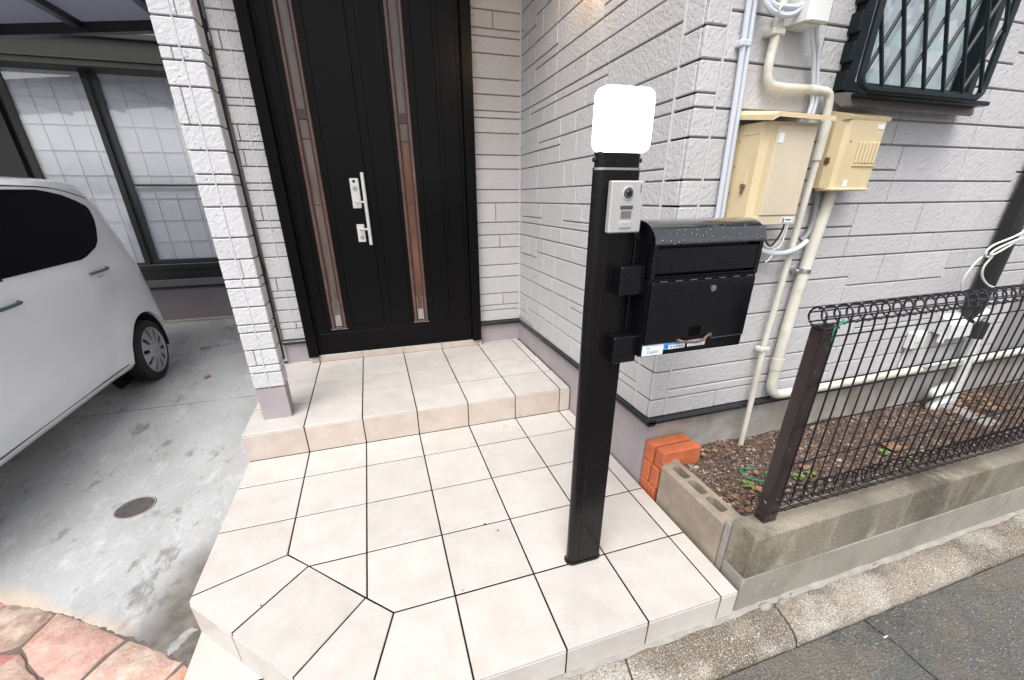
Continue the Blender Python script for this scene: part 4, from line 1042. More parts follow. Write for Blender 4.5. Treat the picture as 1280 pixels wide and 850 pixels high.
# ================================================================== METER BOXES ON THE FRONT WALL
bx = thing('breaker_box', 'taller beige utility box with sloping lid on the front wall', 'utility box', (2.18, .57, 1.4))
yq = .500
MB().extr([(2.070, yq + .018), (2.088, yq), (2.288, yq), (2.296, yq + .008), (2.296, YS - .001), (2.070, YS - .001)], 'z', 1.205, 1.532).build('cabinet', MT['beige'], bx, 20)
cbox(2.112, 2.284, yq - .006, yq + .002, 1.238, 1.522, .002).build('face_panel', MT['beige2'], bx)
cbox(2.090, 2.290, yq - .003, yq + .001, 1.2055, 1.2345, .0015).build('lower_panel', MT['beige2'], bx)
MB().add([(2.050, YS, 1.550), (2.050, YS, 1.564), (2.345, YS, 1.566), (2.345, YS, 1.580), (2.050, yq - .035, 1.528), (2.050, yq - .035, 1.544), (2.320, yq - .035, 1.536), (2.320, yq - .035, 1.550),
          (2.076, yq - .035, 1.540), (2.076, yq - .035, 1.554), (2.076, YS, 1.566), (2.076, YS, 1.578)],
         [(0, 1, 5, 4), (1, 11, 9, 5), (0, 4, 8, 10), (4, 5, 9, 8), (8, 9, 7, 6), (9, 11, 3, 7), (10, 8, 6, 2), (2, 6, 7, 3), (0, 10, 11, 1), (10, 2, 3, 11)]).build('lid', MT['beige'], bx)
cbox(2.068, 2.073, .525, .60, 1.497, 1.501, .001).build('side_ridge', MT['beige'], bx)
cbox(2.0655, 2.071, .545, .558, 1.33, 1.39, .001).build('latch_plate', MT['beige'], bx)
lt = MB().disc((2.0685, .551, 1.335), (-1, 0, 0), .009, .008, 12); lt.cbox(2.060, 2.069, .547, .555, 1.310, 1.332, .001)
lt.build('latch', MT['brass'], bx, 30)
cbox(2.122, 2.143, yq - .0075, yq - .005, 1.468, 1.498, .0003).build('sticker', MT['label'], bx)
st = cbox(2.224, 2.276, yq - .0045, yq - .0025, 1.212, 1.230, .0003).build('sticker', MT['label'], bx)
box(2.2255, 2.235, yq - .0052, yq - .004, 1.2135, 1.2285).build('print', MT['ink'], st); box(2.241, 2.268, yq - .0052, yq - .004, 1.2195, 1.2245).build('print', MT['ink_blue'], st)
for z in (1.24, 1.31, 1.40, 1.48):
    MB().disc((2.0705, .610, z), (-1, 0, 0), .002, .002, 8).build('screw', MT['lens'], bx)

b2_ = thing('meter_box', 'smaller beige utility box with ribbed vent between pipes and window', 'utility box', (2.6, .57, 1.45))
yq = .535
MB().extr([(2.475, YS - .001), (2.468, YS - .05), (2.478, yq + .012), (2.492, yq), (2.668, yq), (2.676, yq + .01), (2.68, YS - .001)], 'z', 1.328, 1.560).build('cabinet', MT['beige'], b2_, 20)
MB().extr([(YS, 1.597), (YS, 1.557), (yq - .001, 1.557), (yq - .004, 1.566), (yq + .01, 1.574)], 'x', 2.472, 2.684).build('lid', MT['beige'], b2_, 20)
cbox(2.474, 2.664, yq - .008, YS - .03, 1.318, 1.330, .004).build('bottom_rim', MT['beige'], b2_)
rbm = MB()
for k in range(6): rbm.cbox(2.556 + k * .0185, 2.570 + k * .0185, yq - .006, yq + .001, 1.414, 1.488, .003)
rbm.cbox(2.550, 2.668, yq - .0045, yq + .001, 1.404, 1.412, .001)
rbm.build('vent_ribs', MT['beige'], b2_)
lt = MB().disc((2.4745, .575, 1.420), (-1, 0, 0), .010, .008, 12); lt.cbox(2.466, 2.474, .566, .584, 1.425, 1.436, .001)
lt.build('latch', MT['brass'], b2_, 30)
cbox(2.628, 2.662, yq - .0015, yq + .001, 1.530, 1.546, .0003).build('sticker', MT['label'], b2_)
cbox(2.532, 2.552, yq - .0015, yq + .001, 1.334, 1.356, .0003).build('sticker', MT['label'], b2_)
MB().disc((2.510, yq + .001, 1.487), (0, -1, 0), .003, .003, 8).build('screw', MT['brass'], b2_)

# ---- white connection box with its cables
wb = thing('junction_box', 'white plastic connection box at the top beside the barred window', 'junction box', (2.22, .57, 1.85))
MB().extr([(2.168, YS - .001), (2.178, .545), (2.196, .535), (2.262, .535), (2.272, .545), (2.274, YS - .001)], 'z', 1.818, 2.02).build('cover', MT['white_p'], wb, 30)
cbox(2.190, 2.26, .56, YS - .003, 1.813, 1.819, .002).build('underside', MT['white_p'], wb)
def clipr(b, x, z, r, y=.60): b.cbox(x - r - .012, x + r + .012, y - r - .003, y + r + .012, z - .010, z + .010, .004)
def pipe(name, label, pts, r, m, clips=(), y=.60, grp=None, seg=12):
    t = thing(name, label, 'pipe' if 'pipe' in name or 'conduit' in name else 'cable', pts[0], grp)
    MB().tube(pts, r, seg).build('tube', m, t, 50)
    for (x, z) in clips:
        b = MB(); clipr(b, x, z, r if not isinstance(r, list) else max(r), y); b.build('clip', m, t)
    return t
pipe('cable_pair', 'grey twin cables running down the wall left of the utility boxes', bend([(1.998, .612, 2.5), (2.002, .612, 1.90), (2.020, .612, 1.62), (2.035, .612, 1.22)], .1), .0095, MT['cable'], ((2.014, 1.760),), .612)
MB().tube(bend([(2.020, .610, 2.5), (2.024, .610, 1.90), (2.039, .610, 1.62), (2.055, .610, 1.22)], .1), .0085, 10).build('tube', MT['cable'], bpy.data.objects['cable_pair'], 50)
t = pipe('bent_conduit', 'cream conduit pipe with an S bend above the taller utility box', bend([(2.132, .60, 2.5), (2.126, .60, 1.83), (2.120, .60, 1.70), (2.135, .60, 1.652), (2.20, .60, 1.647), (2.36, .60, 1.650), (2.425, .60, 1.645), (2.437, .60, 1.60), (2.437, .60, 1.555)], .04, 5), .0145, MT['cream_p'], ((2.122, 1.795),))
pipe('straight_conduit', 'long thin cream conduit between the two utility boxes down to the soil', bend([(2.437, .59, 1.56), (2.437, .59, 1.50), (2.428, .59, 1.25), (2.418, .59, .85), (2.410, .59, .70), (2.420, .59, .42), (2.424, .59, .12)], .1), .0125, MT['cream_p'], ((2.411, .66),), .59)
MB().tube([(2.437, .59, 1.553), (2.4365, .59, 1.50), (2.433, .59, 1.425)], .0165, 12).build('coupling', MT['cream_p'], bpy.data.objects['straight_conduit'], 50)
t = pipe('elbow_drain_pipe', 'thick cream pipe turning along the wall foot behind the fence', bend([(2.560, .592, 1.33), (2.548, .592, 1.20), (2.525, .592, .90), (2.522, .592, .70), (2.522, .592, .55), (2.530, .592, .402), (2.68, .590, .400), (3.4, .59, .400), (4.2, .59, .398), (5.8, .59, .398)], .09, 8), .0235, MT['cream_p'])
MB().tube([(2.5225, .592, .60), (2.5225, .592, .545)], .0265, 14).build('coupling', MT['cream_p'], t, 50)
MB().tube([(2.72, .591, .400), (2.76, .591, .400)], .0265, 14).build('coupling', MT['cream_p'], t, 50)
cl = MB().tube([(2.532, .592, 1.012), (2.530, .592, .996)], .0262, 14); cl.cbox(2.49, 2.51, .59, YS, .996, 1.010, .002); cl.build('clamp', MT['steel'], t, 40)
pipe('hanging_hose', 'dark grey hose dropping behind the smaller utility box', spline([(2.50, .605, 1.33), (2.515, .605, 1.27), (2.520, .605, 1.20), (2.505, .60, 1.155), (2.478, .60, 1.128)], 5), .010, MT['cable_g'])
pipe('grey_sleeve', 'pale grey cable sleeve sagging below the taller utility box', spline([(2.478, .575, 1.130), (2.44, .57, 1.108), (2.39, .565, 1.093), (2.33, .562, 1.088), (2.27, .565, 1.095), (2.18, .58, 1.13), (2.12, .60, 1.2)], 6), .0105, MT['cable'])
for k, (dx, dz, m) in enumerate(((0, 0, 'cable_w'), (.012, -.012, 'cable_w'), (-.008, .006, 'cable_d'))):
    tag(MB().tube(spline([(2.335 + dx, .575 - k * .004, 1.215), (2.335 + dx, .572, 1.17), (2.315 + dx * 1.5, .570, 1.128 + dz), (2.285, .572, 1.112 + dz), (2.255 - dx, .575, 1.128 + dz), (2.235, .58, 1.17)], 5), .0038, 7).build('loop_cable', MT[m], None, True),
        ['front white cable looped under the taller utility box', 'rear white cable looped under the taller utility box', 'thin maroon cable looped under the taller utility box'][k], 'cable')
tag(MB().tube(spline([(2.297, .560, 1.128), (2.288, .558, 1.108), (2.292, .556, 1.09), (2.275, .555, 1.068), (2.262, .556, 1.058)], 4), .0022, 6).build('cable_tie', MT['cable_w'], None, True), 'small white tie round the cables below the box', 'cable tie')
for k, (z0, r, xx) in enumerate(((1.828, .0085, 0), (1.848, .0085, .02))):
    tag(MB().tube(spline([(2.028 + xx, .59, 1.98), (2.030 + xx, .585, 1.885), (2.050 + xx, .575, 1.846 + .4 * (z0 - 1.828)), (2.090 + xx * .6, .57, z0 + .003), (2.130, .57, z0 + .004), (2.165, .572, 1.848 + .5 * (z0 - 1.828)), (2.195, .575, 1.885), (2.21, .58, 1.98)], 6), r, 8).build('cable_loop', MT['cable'], None, True),
        ['outer pale grey cable loop hanging left of the white box', 'inner pale grey cable loop hanging left of the white box'][k], 'cable')
tag(MB().tube(spline([(2.088, .560, 1.872), (2.084, .558, 1.85), (2.074, .557, 1.836)], 4), .0028, 6).build('cable_tie', MT['cable_w'], None, True), 'white tie binding the cable loops by the white box', 'cable tie')
for k, (xa, xb, xc) in enumerate(((2.238, 2.292, 2.357), (2.258, 2.305, 2.375))):
    tag(MB().tube(spline([(xa, .575, 1.822), (xa + .028, .585, 1.79), (xb + .018, .60, 1.74 + .02 * k), (xc - .02, .605, 1.68), (xc, .605, 1.62), (xc - .005, .602, 1.57)], 5), .0068, 8).build('drop_cable', MT['cable'], None, True),
        ['left pale cable dropping from the white box to the beige box', 'right pale cable dropping from the white box to the beige box'][k], 'cable')

# ---- right end: black downpipe, cable spray, white outlets
bp = thing('black_downpipe', 'broad black downpipe on the front wall behind the mesh fence', 'downpipe', (3.8, .55, .6))
MB().extr(rrect(3.815, 3.895, .555, .615, .015, 4), 'z', .585, 3.2).build('pipe', MT['dark'], bp, 30)
pv2 = thing('white_standpipe', 'white plastic standpipe rising from soil to the black downpipe', 'pipe', (4.0, .58, .1))
MB().tube(bend([(4.03, .58, .03), (4.00, .58, .35), (3.975, .58, .58), (3.955, .575, .70), (3.88, .57, .70), (3.84, .57, .66)], .05, 7), .028, 14).build('tube', MT['white_p'], pv2, 50)
MB().tube([(3.885, .545, .57), (3.888, .545, .66)], .033, 14).build('black_mouth', MT['car_black'], pv2, 50)
ob = thing('outlet_cover', 'white plastic outlet hood on the wall beside the standpipe', 'outlet cover', (3.78, .6, .62))
MB().extr([(YS - .002, .70), (YS - .075, .655), (YS - .08, .585), (YS - .06, .575), (YS - .05, .595), (YS - .002, .6)], 'x', 3.665, 3.84).build('hood', MT['white_p'], ob, 30)
MB().tube([(3.672, .58, .60), (3.665, .58, .555)], .016, 10).build('spout', MT['white_p'], ob, 50)
oc = thing('socket_box', 'small white outdoor socket box on the wall behind the fence', 'socket', (3.52, .6, .57))
cbox(3.455, 3.56, YS - .04, YS, .53, .625, .008).build('cover', MT['white_p'], oc); cbox(3.475, 3.54, YS - .046, YS - .038, .57, .61, .003).build('lid', MT['white_p'], oc)
MB().tube([(3.487, YS - .012, .535), (3.480, YS - .012, .42)], .007, 8).build('lead', MT['white_p'], oc)
for k, (z, xa, xb) in enumerate(((.235, 3.775, 4.02), (.140, 3.815, 4.04))):
    tag(MB().tube([(xa - .022, .56, z), (xa - .012, .56, z), (xa + .01, .56, z), ((xa + xb) / 2, .575, z + .004), (xb, .60, z), (xb + .01, .62, z)], [.012, .026, .033, .034, .032, .02], 14).build('wall_bracket_pipe', MT['white_p'], None, 60),
        ['upper of two short white pipe stubs on the foundation', 'lower of two short white pipe stubs, nearest the soil'][k], 'pipe stub')
tag(MB().tube(bend([(3.60, .565, .432), (3.72, .56, .436), (3.90, .562, .432), (3.955, .58, .41)], .05), .012, 8).build('thin_white_hose', MT['white_p'], None, True), 'short thin white hose lying along the thick wall pipe', 'hose')
for k, P in enumerate(([(4.75, .60, 1.62), (4.4, .50, 1.46), (4.1, .44, 1.34), (3.93, .45, 1.27), (3.80, .46, 1.195), (3.66, .47, 1.125), (3.54, .48, 1.085), (3.512, .485, 1.05), (3.55, .485, 1.03), (3.62, .48, 1.06), (3.72, .475, 1.11)],
                       [(4.8, .60, 1.20), (4.4, .50, 1.17), (4.1, .45, 1.15), (3.90, .46, 1.145), (3.78, .465, 1.125), (3.66, .47, 1.10), (3.56, .475, 1.065), (3.545, .48, 1.04), (3.60, .48, 1.05), (3.70, .475, 1.10)],
                       [(3.535, .49, 1.05), (3.50, .50, 1.00), (3.485, .51, .93), (3.51, .515, .88), (3.56, .52, .85)],
                       [(3.59, .49, 1.03), (3.57, .495, .98), (3.60, .497, .93), (3.68, .497, .885), (3.78, .50, .86)])):
    tag(MB().tube(spline(P, 6), .0045, 6).build('wire_lead', MT['cable_w'], None, True),
        ['upper white lead coming from the right into the cable bundle', 'lower white lead looping in the cable bundle', 'white lead hanging left of the black downpipe in an open bow', 'white lead crossing the black downpipe below the bundle'][k], 'cable')

# ================================================================== GARDEN BLOCK WALL
gw = thing('block_wall', 'low stained concrete block wall carrying the mesh fence', 'wall', (2, .05, -.15))
X0 = 1.889
zrow = ((-.31, -.143), (-.143, .047), (.047, .237))
for r, (z0, z1) in enumerate(zrow):
    x = X0; k = 0
    while x < 5.4:
        x2 = x + (.395 if r < 3 else .4)
        if k == 0: x2 = X0 + .39
        MB().cbox(x + .0015, x2 - .0015, .006 + R_.uniform(-.001, .001), .106, z0 + .002, z1 - .002, .004).build('block', MT['block' if r == 2 else 'block_low'], gw, 30)
        x = x2 + .0045; k += 1
mj = MB().box(X0 + .004, 5.4, .0085, .103, -.31, .2335); mj.build('joint_mortar', MT['block_low'], gw)
cp_ = MB()
# thin worn skin of mortar on top
n = 90
vs = []; 
for i in range(n + 1):
    x = X0 + .002 + (5.35 - X0) * i / n
    vs += [(x, .0065 + R_.uniform(-.001, .002), .2345), (x, .009, .2375 + R_.uniform(0, .0015)), (x, .055, .2375 + R_.uniform(0, .002)), (x, .105, .2375 + R_.uniform(0, .0015)), (x, .107, .2345)]
cp_.add(vs, [(i * 5 + k, (i + 1) * 5 + k, (i + 1) * 5 + k + 1, i * 5 + k + 1) for i in range(n) for k in range(4)])
cp_.build('top_screed', MT['block'], gw, 60)
# hollow block end piece and bricks
hb = thing('hollow_block', 'hollow concrete block with three open cores closing the bed', 'concrete block', (1.94, .33, 0))
def boolean(o, cutter):
    md = o.modifiers.new('cut', 'BOOLEAN'); md.object = cutter; md.operation = 'DIFFERENCE'; md.solver = 'EXACT'
    me = bpy.data.meshes.new_from_object(o.evaluated_get(bpy.context.evaluated_depsgraph_get()))
    o.modifiers.clear(); o.data = me; bpy.data.objects.remove(cutter)
hbo = MB().slab([(1.889, .140), (1.989, .140), (1.989, .512), (1.975, .526), (1.915, .528), (1.903, .516), (1.889, .508)], -.20, .187, .004).build('block_body', MT['hollow'], hb)
ctr = MB()
for h0, h1 in ((.190, .278), (.298, .386), (.404, .488)): ctr.extr(rrect(1.922, 1.963, h0, h1, .014, 4), 'z', -.1, .25)
boolean(hbo, ctr.build('cutter', MT['hollow']))
MB().cbox(1.955, 1.985, .505, .535, .180, .197, .006).build('mortar_lump', MT['hollow'], hb)
tag(MB().cbox(1.893, 1.975, .1095, .137, -.3, .205, .003).build('mortar_joint', MT['mortar'], None, 30), 'rough upright mortar joint between hollow block and fence wall', 'mortar')
for (yy0, yy1, z0, z1, dx, lab) in ((.590, .646, .148, .243, .0, 'upper back orange brick against the house corner'), (.524, .581, .148, .240, .010, 'upper front orange brick leaning on the hollow block'),
                               (.592, .646, .04, .1435, -.002, 'lower back orange brick beneath the upper pair'), (.531, .584, .04, .1435, .0, 'lower front orange brick beneath the upper pair'),
                               ):
    o = MB().cbox(1.893 + dx, 2.10 + dx, yy0, yy1, z0, z1, .004).build('brick', MT['brick'], None, 30)
    tag(o, lab, 'brick', 'orange bricks by the house corner')
for (yy0, yy1, lab) in ((.592, .646, 'bottom back orange brick sunk beside the platform edge'), (.537, .590, 'bottom front orange brick sunk beside the platform edge')):
    tag(MB().cbox(1.890, 2.09, yy0, yy1, -.07, .037, .004).build('brick', MT['brick'], None, 30), lab, 'brick', 'orange bricks by the house corner')

# ---- soil bed
def zs_(x, y):
    return .145 + .068 * max(0, (.60 - y) / .5) ** 1.1 - .014 * (x - 2) + .007 * math.sin(x * 5 + y * 7) + .004 * math.sin(x * 17 - y * 11) - .02 * max(0, min(1, (2.12 - x) / .12))
rs = random.Random(99)
def zsn(x, y): return zs_(x, y)
sb = grid(1.985, 5.6, .100, YS + .03, 240, 40, lambda x, y: zs_(x, y) + rs.uniform(-.004, .004))
o = sb.build('soil', MT['soil'], None, 'all'); o['kind'] = 'structure'
groups = [MB() for _ in range(5)]
for i in range(9000):
    x = 2.0 + 2.6 * rs.random() ** 1.3; y = rs.uniform(.112, YS + .015)
    s = rs.uniform(.0025, .008) * (1 if rs.random() < .93 else 1.9)
    z = zs_(x, y) + s * .35
    a = rs.uniform(0, 6.28); c_, s_ = math.cos(a), math.sin(a); el = rs.uniform(.5, 1.0); h = rs.uniform(.35, .8)
    P = [(1, 0, 0), (-.2, 1, 0), (-1, .1, 0), (0, -1, .1), (.15, .1, 1), (-.1, -.1, -1)]
    vs = [(x + s * (px * c_ - py * el * s_), y + s * (px * s_ + py * el * c_), z + s * h * pz) for px, py, pz in [(p[0] * rs.uniform(.8, 1.2), p[1] * rs.uniform(.8, 1.2), p[2]) for p in P]]
    groups[rs.choice((0, 0, 1, 1, 1, 2, 3, 3, 4))].add(vs, [(0, 1, 4), (1, 2, 4), (2, 3, 4), (3, 0, 4), (1, 0, 5), (2, 1, 5), (3, 2, 5), (0, 3, 5)])
for g, m in zip(groups, MT['chips']): g.build('gravel', m)['kind'] = 'stuff'
# twigs and dead leaves
tw = MB()
for i in range(140):
    x = rs.uniform(1.99, 2.9) if i % 2 else rs.uniform(1.99, 2.16); y = rs.uniform(.115, .6) if i % 2 else rs.uniform(.12, .32); a = rs.uniform(0, 6.28); l = rs.uniform(.01, .035)
    z = zs_(x, y) + .006
    tw.tube([(x, y, z), (x + l * .5 * math.cos(a), y + l * .5 * math.sin(a), z + rs.uniform(0, .008)), (x + l * math.cos(a + .3), y + l * math.sin(a + .3), z)], .0011, 4)
tw.build('twigs', MT['leaf'])['kind'] = 'stuff'
def leaf(x, y, s, m, name, lab, cat, grp=None, curl=.5, z=None, parent=None):
    b = MB(); n = 6; a = rs.uniform(0, 6.28); zz = (zs_(x, y) + .008) if z is None else z
    vs = []
    for i in range(n + 1):
        t = i / n; w_ = math.sin(math.pi * min(.97, max(.03, t)) ** .8) * .36
        for k in (-1, 0, 1):
            lx = (t - .5) * s; ly = k * w_ * s; lz = curl * s * ((t - .5) ** 2 + abs(k) * .18)
            vs.append((x + lx * math.cos(a) - ly * math.sin(a), y + lx * math.sin(a) + ly * math.cos(a), zz + lz))
    fs = [(i * 3 + k, (i + 1) * 3 + k, (i + 1) * 3 + k + 1, i * 3 + k + 1) for i in range(n) for k in range(2)]
    o = b.add(vs, fs).build(name, m, parent, True)
    if not parent: tag(o, lab, cat, grp)
    return o
for (x, y, s, lab) in ((2.16, .55, .038, 'pale dead leaf lying just behind the upper orange bricks'), (2.24, .565, .035, 'dead leaf near the wall left of the straight conduit'), (2.38, .60, .024, 'small dead leaf at the foot of the thin straight conduit'),
                       (2.471, .295, .05, 'curled reddish leaf right of the brown fence post'), (3.068, .308, .11, 'large curled tan leaf under the middle of the mesh'), (2.245, .335, .035, 'small tan leaf lying inside the green wire loop')):
    leaf(x, y, s, MT['leaf'], 'dead_leaf', lab, 'leaf', 'dead leaves on the soil bed')
lit = MB()
_mb = leaf
def litter(x, y, s, z):
    a = rs.uniform(0, 6.28); vs = []
    for i in range(5):
        t = i / 4; w_ = math.sin(math.pi * min(.95, max(.05, t))) * .34
        for k in (-1, 0, 1):
            lx = (t - .5) * s; ly = k * w_ * s
            vs.append((x + lx * math.cos(a) - ly * math.sin(a), y + lx * math.sin(a) + ly * math.cos(a), z + .6 * s * ((t - .5) ** 2 + abs(k) * .2)))
    lit.add(vs, [(i * 3 + k, (i + 1) * 3 + k, (i + 1) * 3 + k + 1, i * 3 + k + 1) for i in range(4) for k in range(2)])
for k in range(34): x = rs.uniform(2.02, 2.17); y = rs.uniform(.12, .25); litter(x, y, rs.uniform(.015, .042), zs_(x, y) + .004 + rs.random() * .012)
for k in range(10): x = rs.uniform(2.12, 2.45); y = rs.uniform(.52, .63); litter(x, y, rs.uniform(.012, .03), zs_(x, y) + .005)
for k in range(90): x = rs.gauss(4.0, .2); y = rs.uniform(.38, .62); litter(x, y, rs.uniform(.02, .05), zs_(x, y) + .008 + rs.random() * .035)
for k in range(40): x = rs.uniform(2.2, 4.5); y = rs.uniform(.12, .62); litter(x, y, rs.uniform(.008, .022), zs_(x, y) + .005)
lit.build('leaf_litter', MT['leaf'], None, True)['kind'] = 'stuff'
for (x, y, n_, lab) in ((2.136, .273, 6, 'pale green weed among dead leaves left of the brown post'), (2.374, .245, 6, 'light green weed just right of the brown post'), (2.436, .236, 4, 'tiny green sprout beside the weed right of the post'), (2.965, .277, 7, 'bright green weed by the tan leaf under the mesh')):
    wd = thing('weed', lab, 'weed', (x, y, zs_(x, y)))
    for j in range(n_):
        a = j * 1.1; l = leaf(x + .015 * math.cos(a), y + .012 * math.sin(a), .026, MT['weed'], 'leaf', '', '', parent=wd, curl=.9, z=zs_(x, y) + .008 + .004 * (j % 3))
WP = [(2.30, .335), (2.285, .325), (2.262, .300), (2.235, .278), (2.206, .281), (2.186, .294), (2.178, .319), (2.180, .350), (2.200, .375), (2.225, .383), (2.245, .373), (2.262, .360)]
tag(MB().tube(spline([(x, y, zs_(x, y) + .009 + .004 * (k % 3)) for k, (x, y) in enumerate(WP)], 6), .0028, 6).build('green_garden_wire', MT['green'], None, True), 'loop of green garden wire dropped on the soil', 'wire')
tag(MB().slab([(3.78, .27), (3.92, .27), (3.93, .40), (3.90, .56), (3.83, .56), (3.82, .42)], .08, zs_(3.85, .4) + .022, .006).build('concrete_slab', MT['mortar'], None, 30), 'pale concrete slab sunk in the soil at the far end', 'slab')

# ================================================================== MESH FENCE
fe = thing('mesh_fence', 'dark wire mesh fence with rolled wire edges on the block wall', 'fence', (3, .07, .24))
MB().cbox(1.972, 2.030, .055, .097, .236, .955, .003).build('fence_post', MT['fence_post'], fe)
MB().cbox(1.9, 2.031, .054, .098, .9551, .962, .002).build('post_cap', MT['fence_post'], fe) if False else MB().cbox(1.970, 2.032, .053, .099, .9555, .962, .002).build('post_cap', MT['fence_post'], fe)
MB().cbox(1.988, 1.993, .0535, .056, .24, .95, .001).build('post_rib', MT['fence_post'], fe)
MB().cbox(4.60, 4.658, .055, .097, .236, .955, .003).build('fence_post', MT['fence_post'], fe)
yw = .052
wire0 = None
def wire_pts():
    P = []
    # bottom loop (front), straight run, top loop (towards the street)
    for a in range(-250, 91, 20):
        P.append((0, yw - .030 + .030 * math.cos(rad(a - 90)) if False else yw - .031 + .031 * math.cos(rad(-a)), .305 + .031 * math.sin(rad(-a))))
    return P
def vwire(x):
    P = []
    cy_, cz_, r = yw + .020, .309, .036
    for a in range(300, 179, -24): P.append((x, cy_ + r * math.cos(rad(a)), cz_ + r * math.sin(rad(a))))
    P = [(x, cy_ + r * math.cos(rad(a)), cz_ + r * math.sin(rad(a))) for a in range(-130, 181, 26)]
    P = [(x + .0, p[1], p[2]) for p in P]
    cz2, r2 = .993, .028
    P += [(x, yw - .010, .36), (x, yw - .010, .955)]
    P += [(x + .0006 * k, cy_ - .0 + r2 * math.cos(rad(a)), cz2 + r2 * math.sin(rad(a))) for k, a in enumerate(range(200, -131, -26))]
    return P
base_me = MB().tube(vwire(0), .0031, 6).mesh('wire', MT['fence'], True)
k = 0
x = 2.052 - .0503 * 2
while x < 5.2:
    if not (1.96 < x < 2.04 and False):
        o = bpy.data.objects.new('wire', base_me); COL.objects.link(o); o.parent = fe; o.location = Vector((x, 0, 0)) - fe.location
    x += .0503
for z in (.938, .790, .642, .492):
    MB().tube([(1.955, yw - .006, z), (5.2, yw - .006, z + .004)], .0026, 6).build('cross_wire', MT['fence'], fe, True)
for cz_, r in ((.993, .028), (.309, .036)):
    for a in ((20, 90, 165, 250, 315) if cz_ > .5 else (100, 175, 240, 300)):
        MB().tube([(1.948, yw + .018 + (r - .003) * math.cos(rad(a)), cz_ + (r - .003) * math.sin(rad(a))), (5.2, yw + .018 + (r - .003) * math.cos(rad(a)), cz_ + (r - .003) * math.sin(rad(a)))], .0026, 6).build('cross_wire', MT['fence'], fe, True)
tag(MB().tube(spline([(2.03, .05, .985), (2.01, .045, .975), (1.995, .045, .958), (2.015, .045, .972), (2.02, .035, .985), (1.998, .045, .965), (2.0, .045, .925)], 4), .0017, 6).build('green_wire_tie', MT['green'], None, True), 'green plastic tie knotted on top of the brown fence post', 'wire tie')

# ================================================================== CARPORT
cpt = thing('carport', 'dark carport frame with smoked translucent roof over the white car', 'carport', (-1.5, 3, GZ))
def zc(x): return 2.655 + .112 * (x + .86)
MB().add([(x, y, zc(x) + dz) for x in (-4.1, -.15) for y in (4.56, 4.64) for dz in (-.045, .045)], [(0, 1, 3, 2), (4, 6, 7, 5), (0, 4, 5, 1), (2, 3, 7, 6), (1, 5, 7, 3), (0, 2, 6, 4)]).build('end_beam', MT['dark'], cpt)
for i, x in enumerate((-3.31, -2.66, -2.01, -1.36, -.71)):
    MB().add([(x + dx, y, zc(x) + dz) for dx in (-.032, .032) for y in (2.7, 4.56) for dz in (-.015, .05)], [(0, 1, 3, 2), (4, 6, 7, 5), (0, 4, 5, 1), (2, 3, 7, 6), (1, 5, 7, 3), (0, 2, 6, 4)]).build('rafter', MT['dark'], cpt)
for i, x in enumerate((-3.96, -3.31, -2.66, -2.01, -1.36, -.71)):
    xa_, xb_ = x + .034, x + .616
    MB().add([(x_, y, zc(x_) + .03 + dz) for x_ in (xa_, xb_) for y in (2.7, 4.56) for dz in (0, .004)], [(0, 1, 3, 2), (4, 6, 7, 5), (0, 4, 5, 1), (2, 3, 7, 6), (1, 5, 7, 3), (0, 2, 6, 4)]).build('roof_panel', MT['poly'], cpt)
cbox(-4.05, -3.95, 2.7, 2.8, GZ, 2.4, .005).build('post', MT['dark'], cpt); cbox(-4.05, -3.95, 4.3, 4.4, GZ, 2.4, .005).build('post', MT['dark'], cpt)

# ================================================================== CAR
car = thing('parked_car', 'white compact car with black privacy glass parked under the carport', 'car', (-1.94, 2.4, GZ))
CX = -1.94
PR = [  # z, half width, front y, rear y
 (-.010, .690, .86, 4.02), (.03, .722, .80, 4.06), (.10, .732, .77, 4.09), (.20, .737, .75, 4.10), (.32, .739, .74, 4.10), (.44, .741, .74, 4.09), (.56, .741, .76, 4.06), (.66, .738, .80, 4.045),
 (.76, .728, .86, 4.03), (.83, .712, .98, 4.01), (.90, .698, 1.10, 3.995), (1.00, .683, 1.25, 3.97), (1.10, .667, 1.38, 3.95), (1.20, .648, 1.52, 3.925), (1.28, .630, 1.63, 3.90), (1.33, .612, 1.70, 3.875), (1.365, .590, 1.78, 3.83),
 (1.39, .555, 1.88, 3.76), (1.408, .50, 2.02, 3.62), (1.418, .40, 2.2, 3.40), (1.423, .25, 2.4, 3.15)]
def lerp(a, b, t): return a + (b - a) * t
def prof_at(z):
    for i in range(len(PR) - 1):
        if PR[i][0] <= z <= PR[i + 1][0]:
            t = (z - PR[i][0]) / (PR[i + 1][0] - PR[i][0]); t2 = t
            return [lerp(PR[i][k], PR[i + 1][k], t2) for k in (1, 2, 3)]
    return list(PR[-1][1:]) if z > PR[-1][0] else list(PR[0][1:])
WY, WZ, WR = 3.54, .030, .337
FYW = WY - 2.46
def flare(y, z):
    f = 0
    for wy in (WY, FYW):
        d = math.hypot(y - wy, z - WZ)
        if d < .56: f = max(f, .014 * (1 - max(0, (d - .40) / .16)) if d > .40 else .014)
    # pressed crease rising to the rear
    zc_ = .16 + .10 * max(0, min(1, (y - 1.6) / 1.6))
    f += .006 * math.exp(-((z - zc_) / .05) ** 2)
    return f
def side_x(y, z):
    hw, yf_, yr_ = prof_at(z)
    hw += flare(y, z)
    for e0, e1 in ((yr_ - .34, yr_), (yf_ + .5, yf_)):
        if (y - e0) * (e1 - e0) > 0:
            t = min(1, (y - e0) / (e1 - e0)); hw *= (1 - t ** 3.0) ** (1 / 3.0)
    return hw
zs = []
for i in range(len(PR) - 1):
    k = 3 if PR[i + 1][0] - PR[i][0] > .05 else 1
    for j in range(k): zs.append(lerp(PR[i][0], PR[i + 1][0], j / k))
zs.append(PR[-1][0])
NB = 60
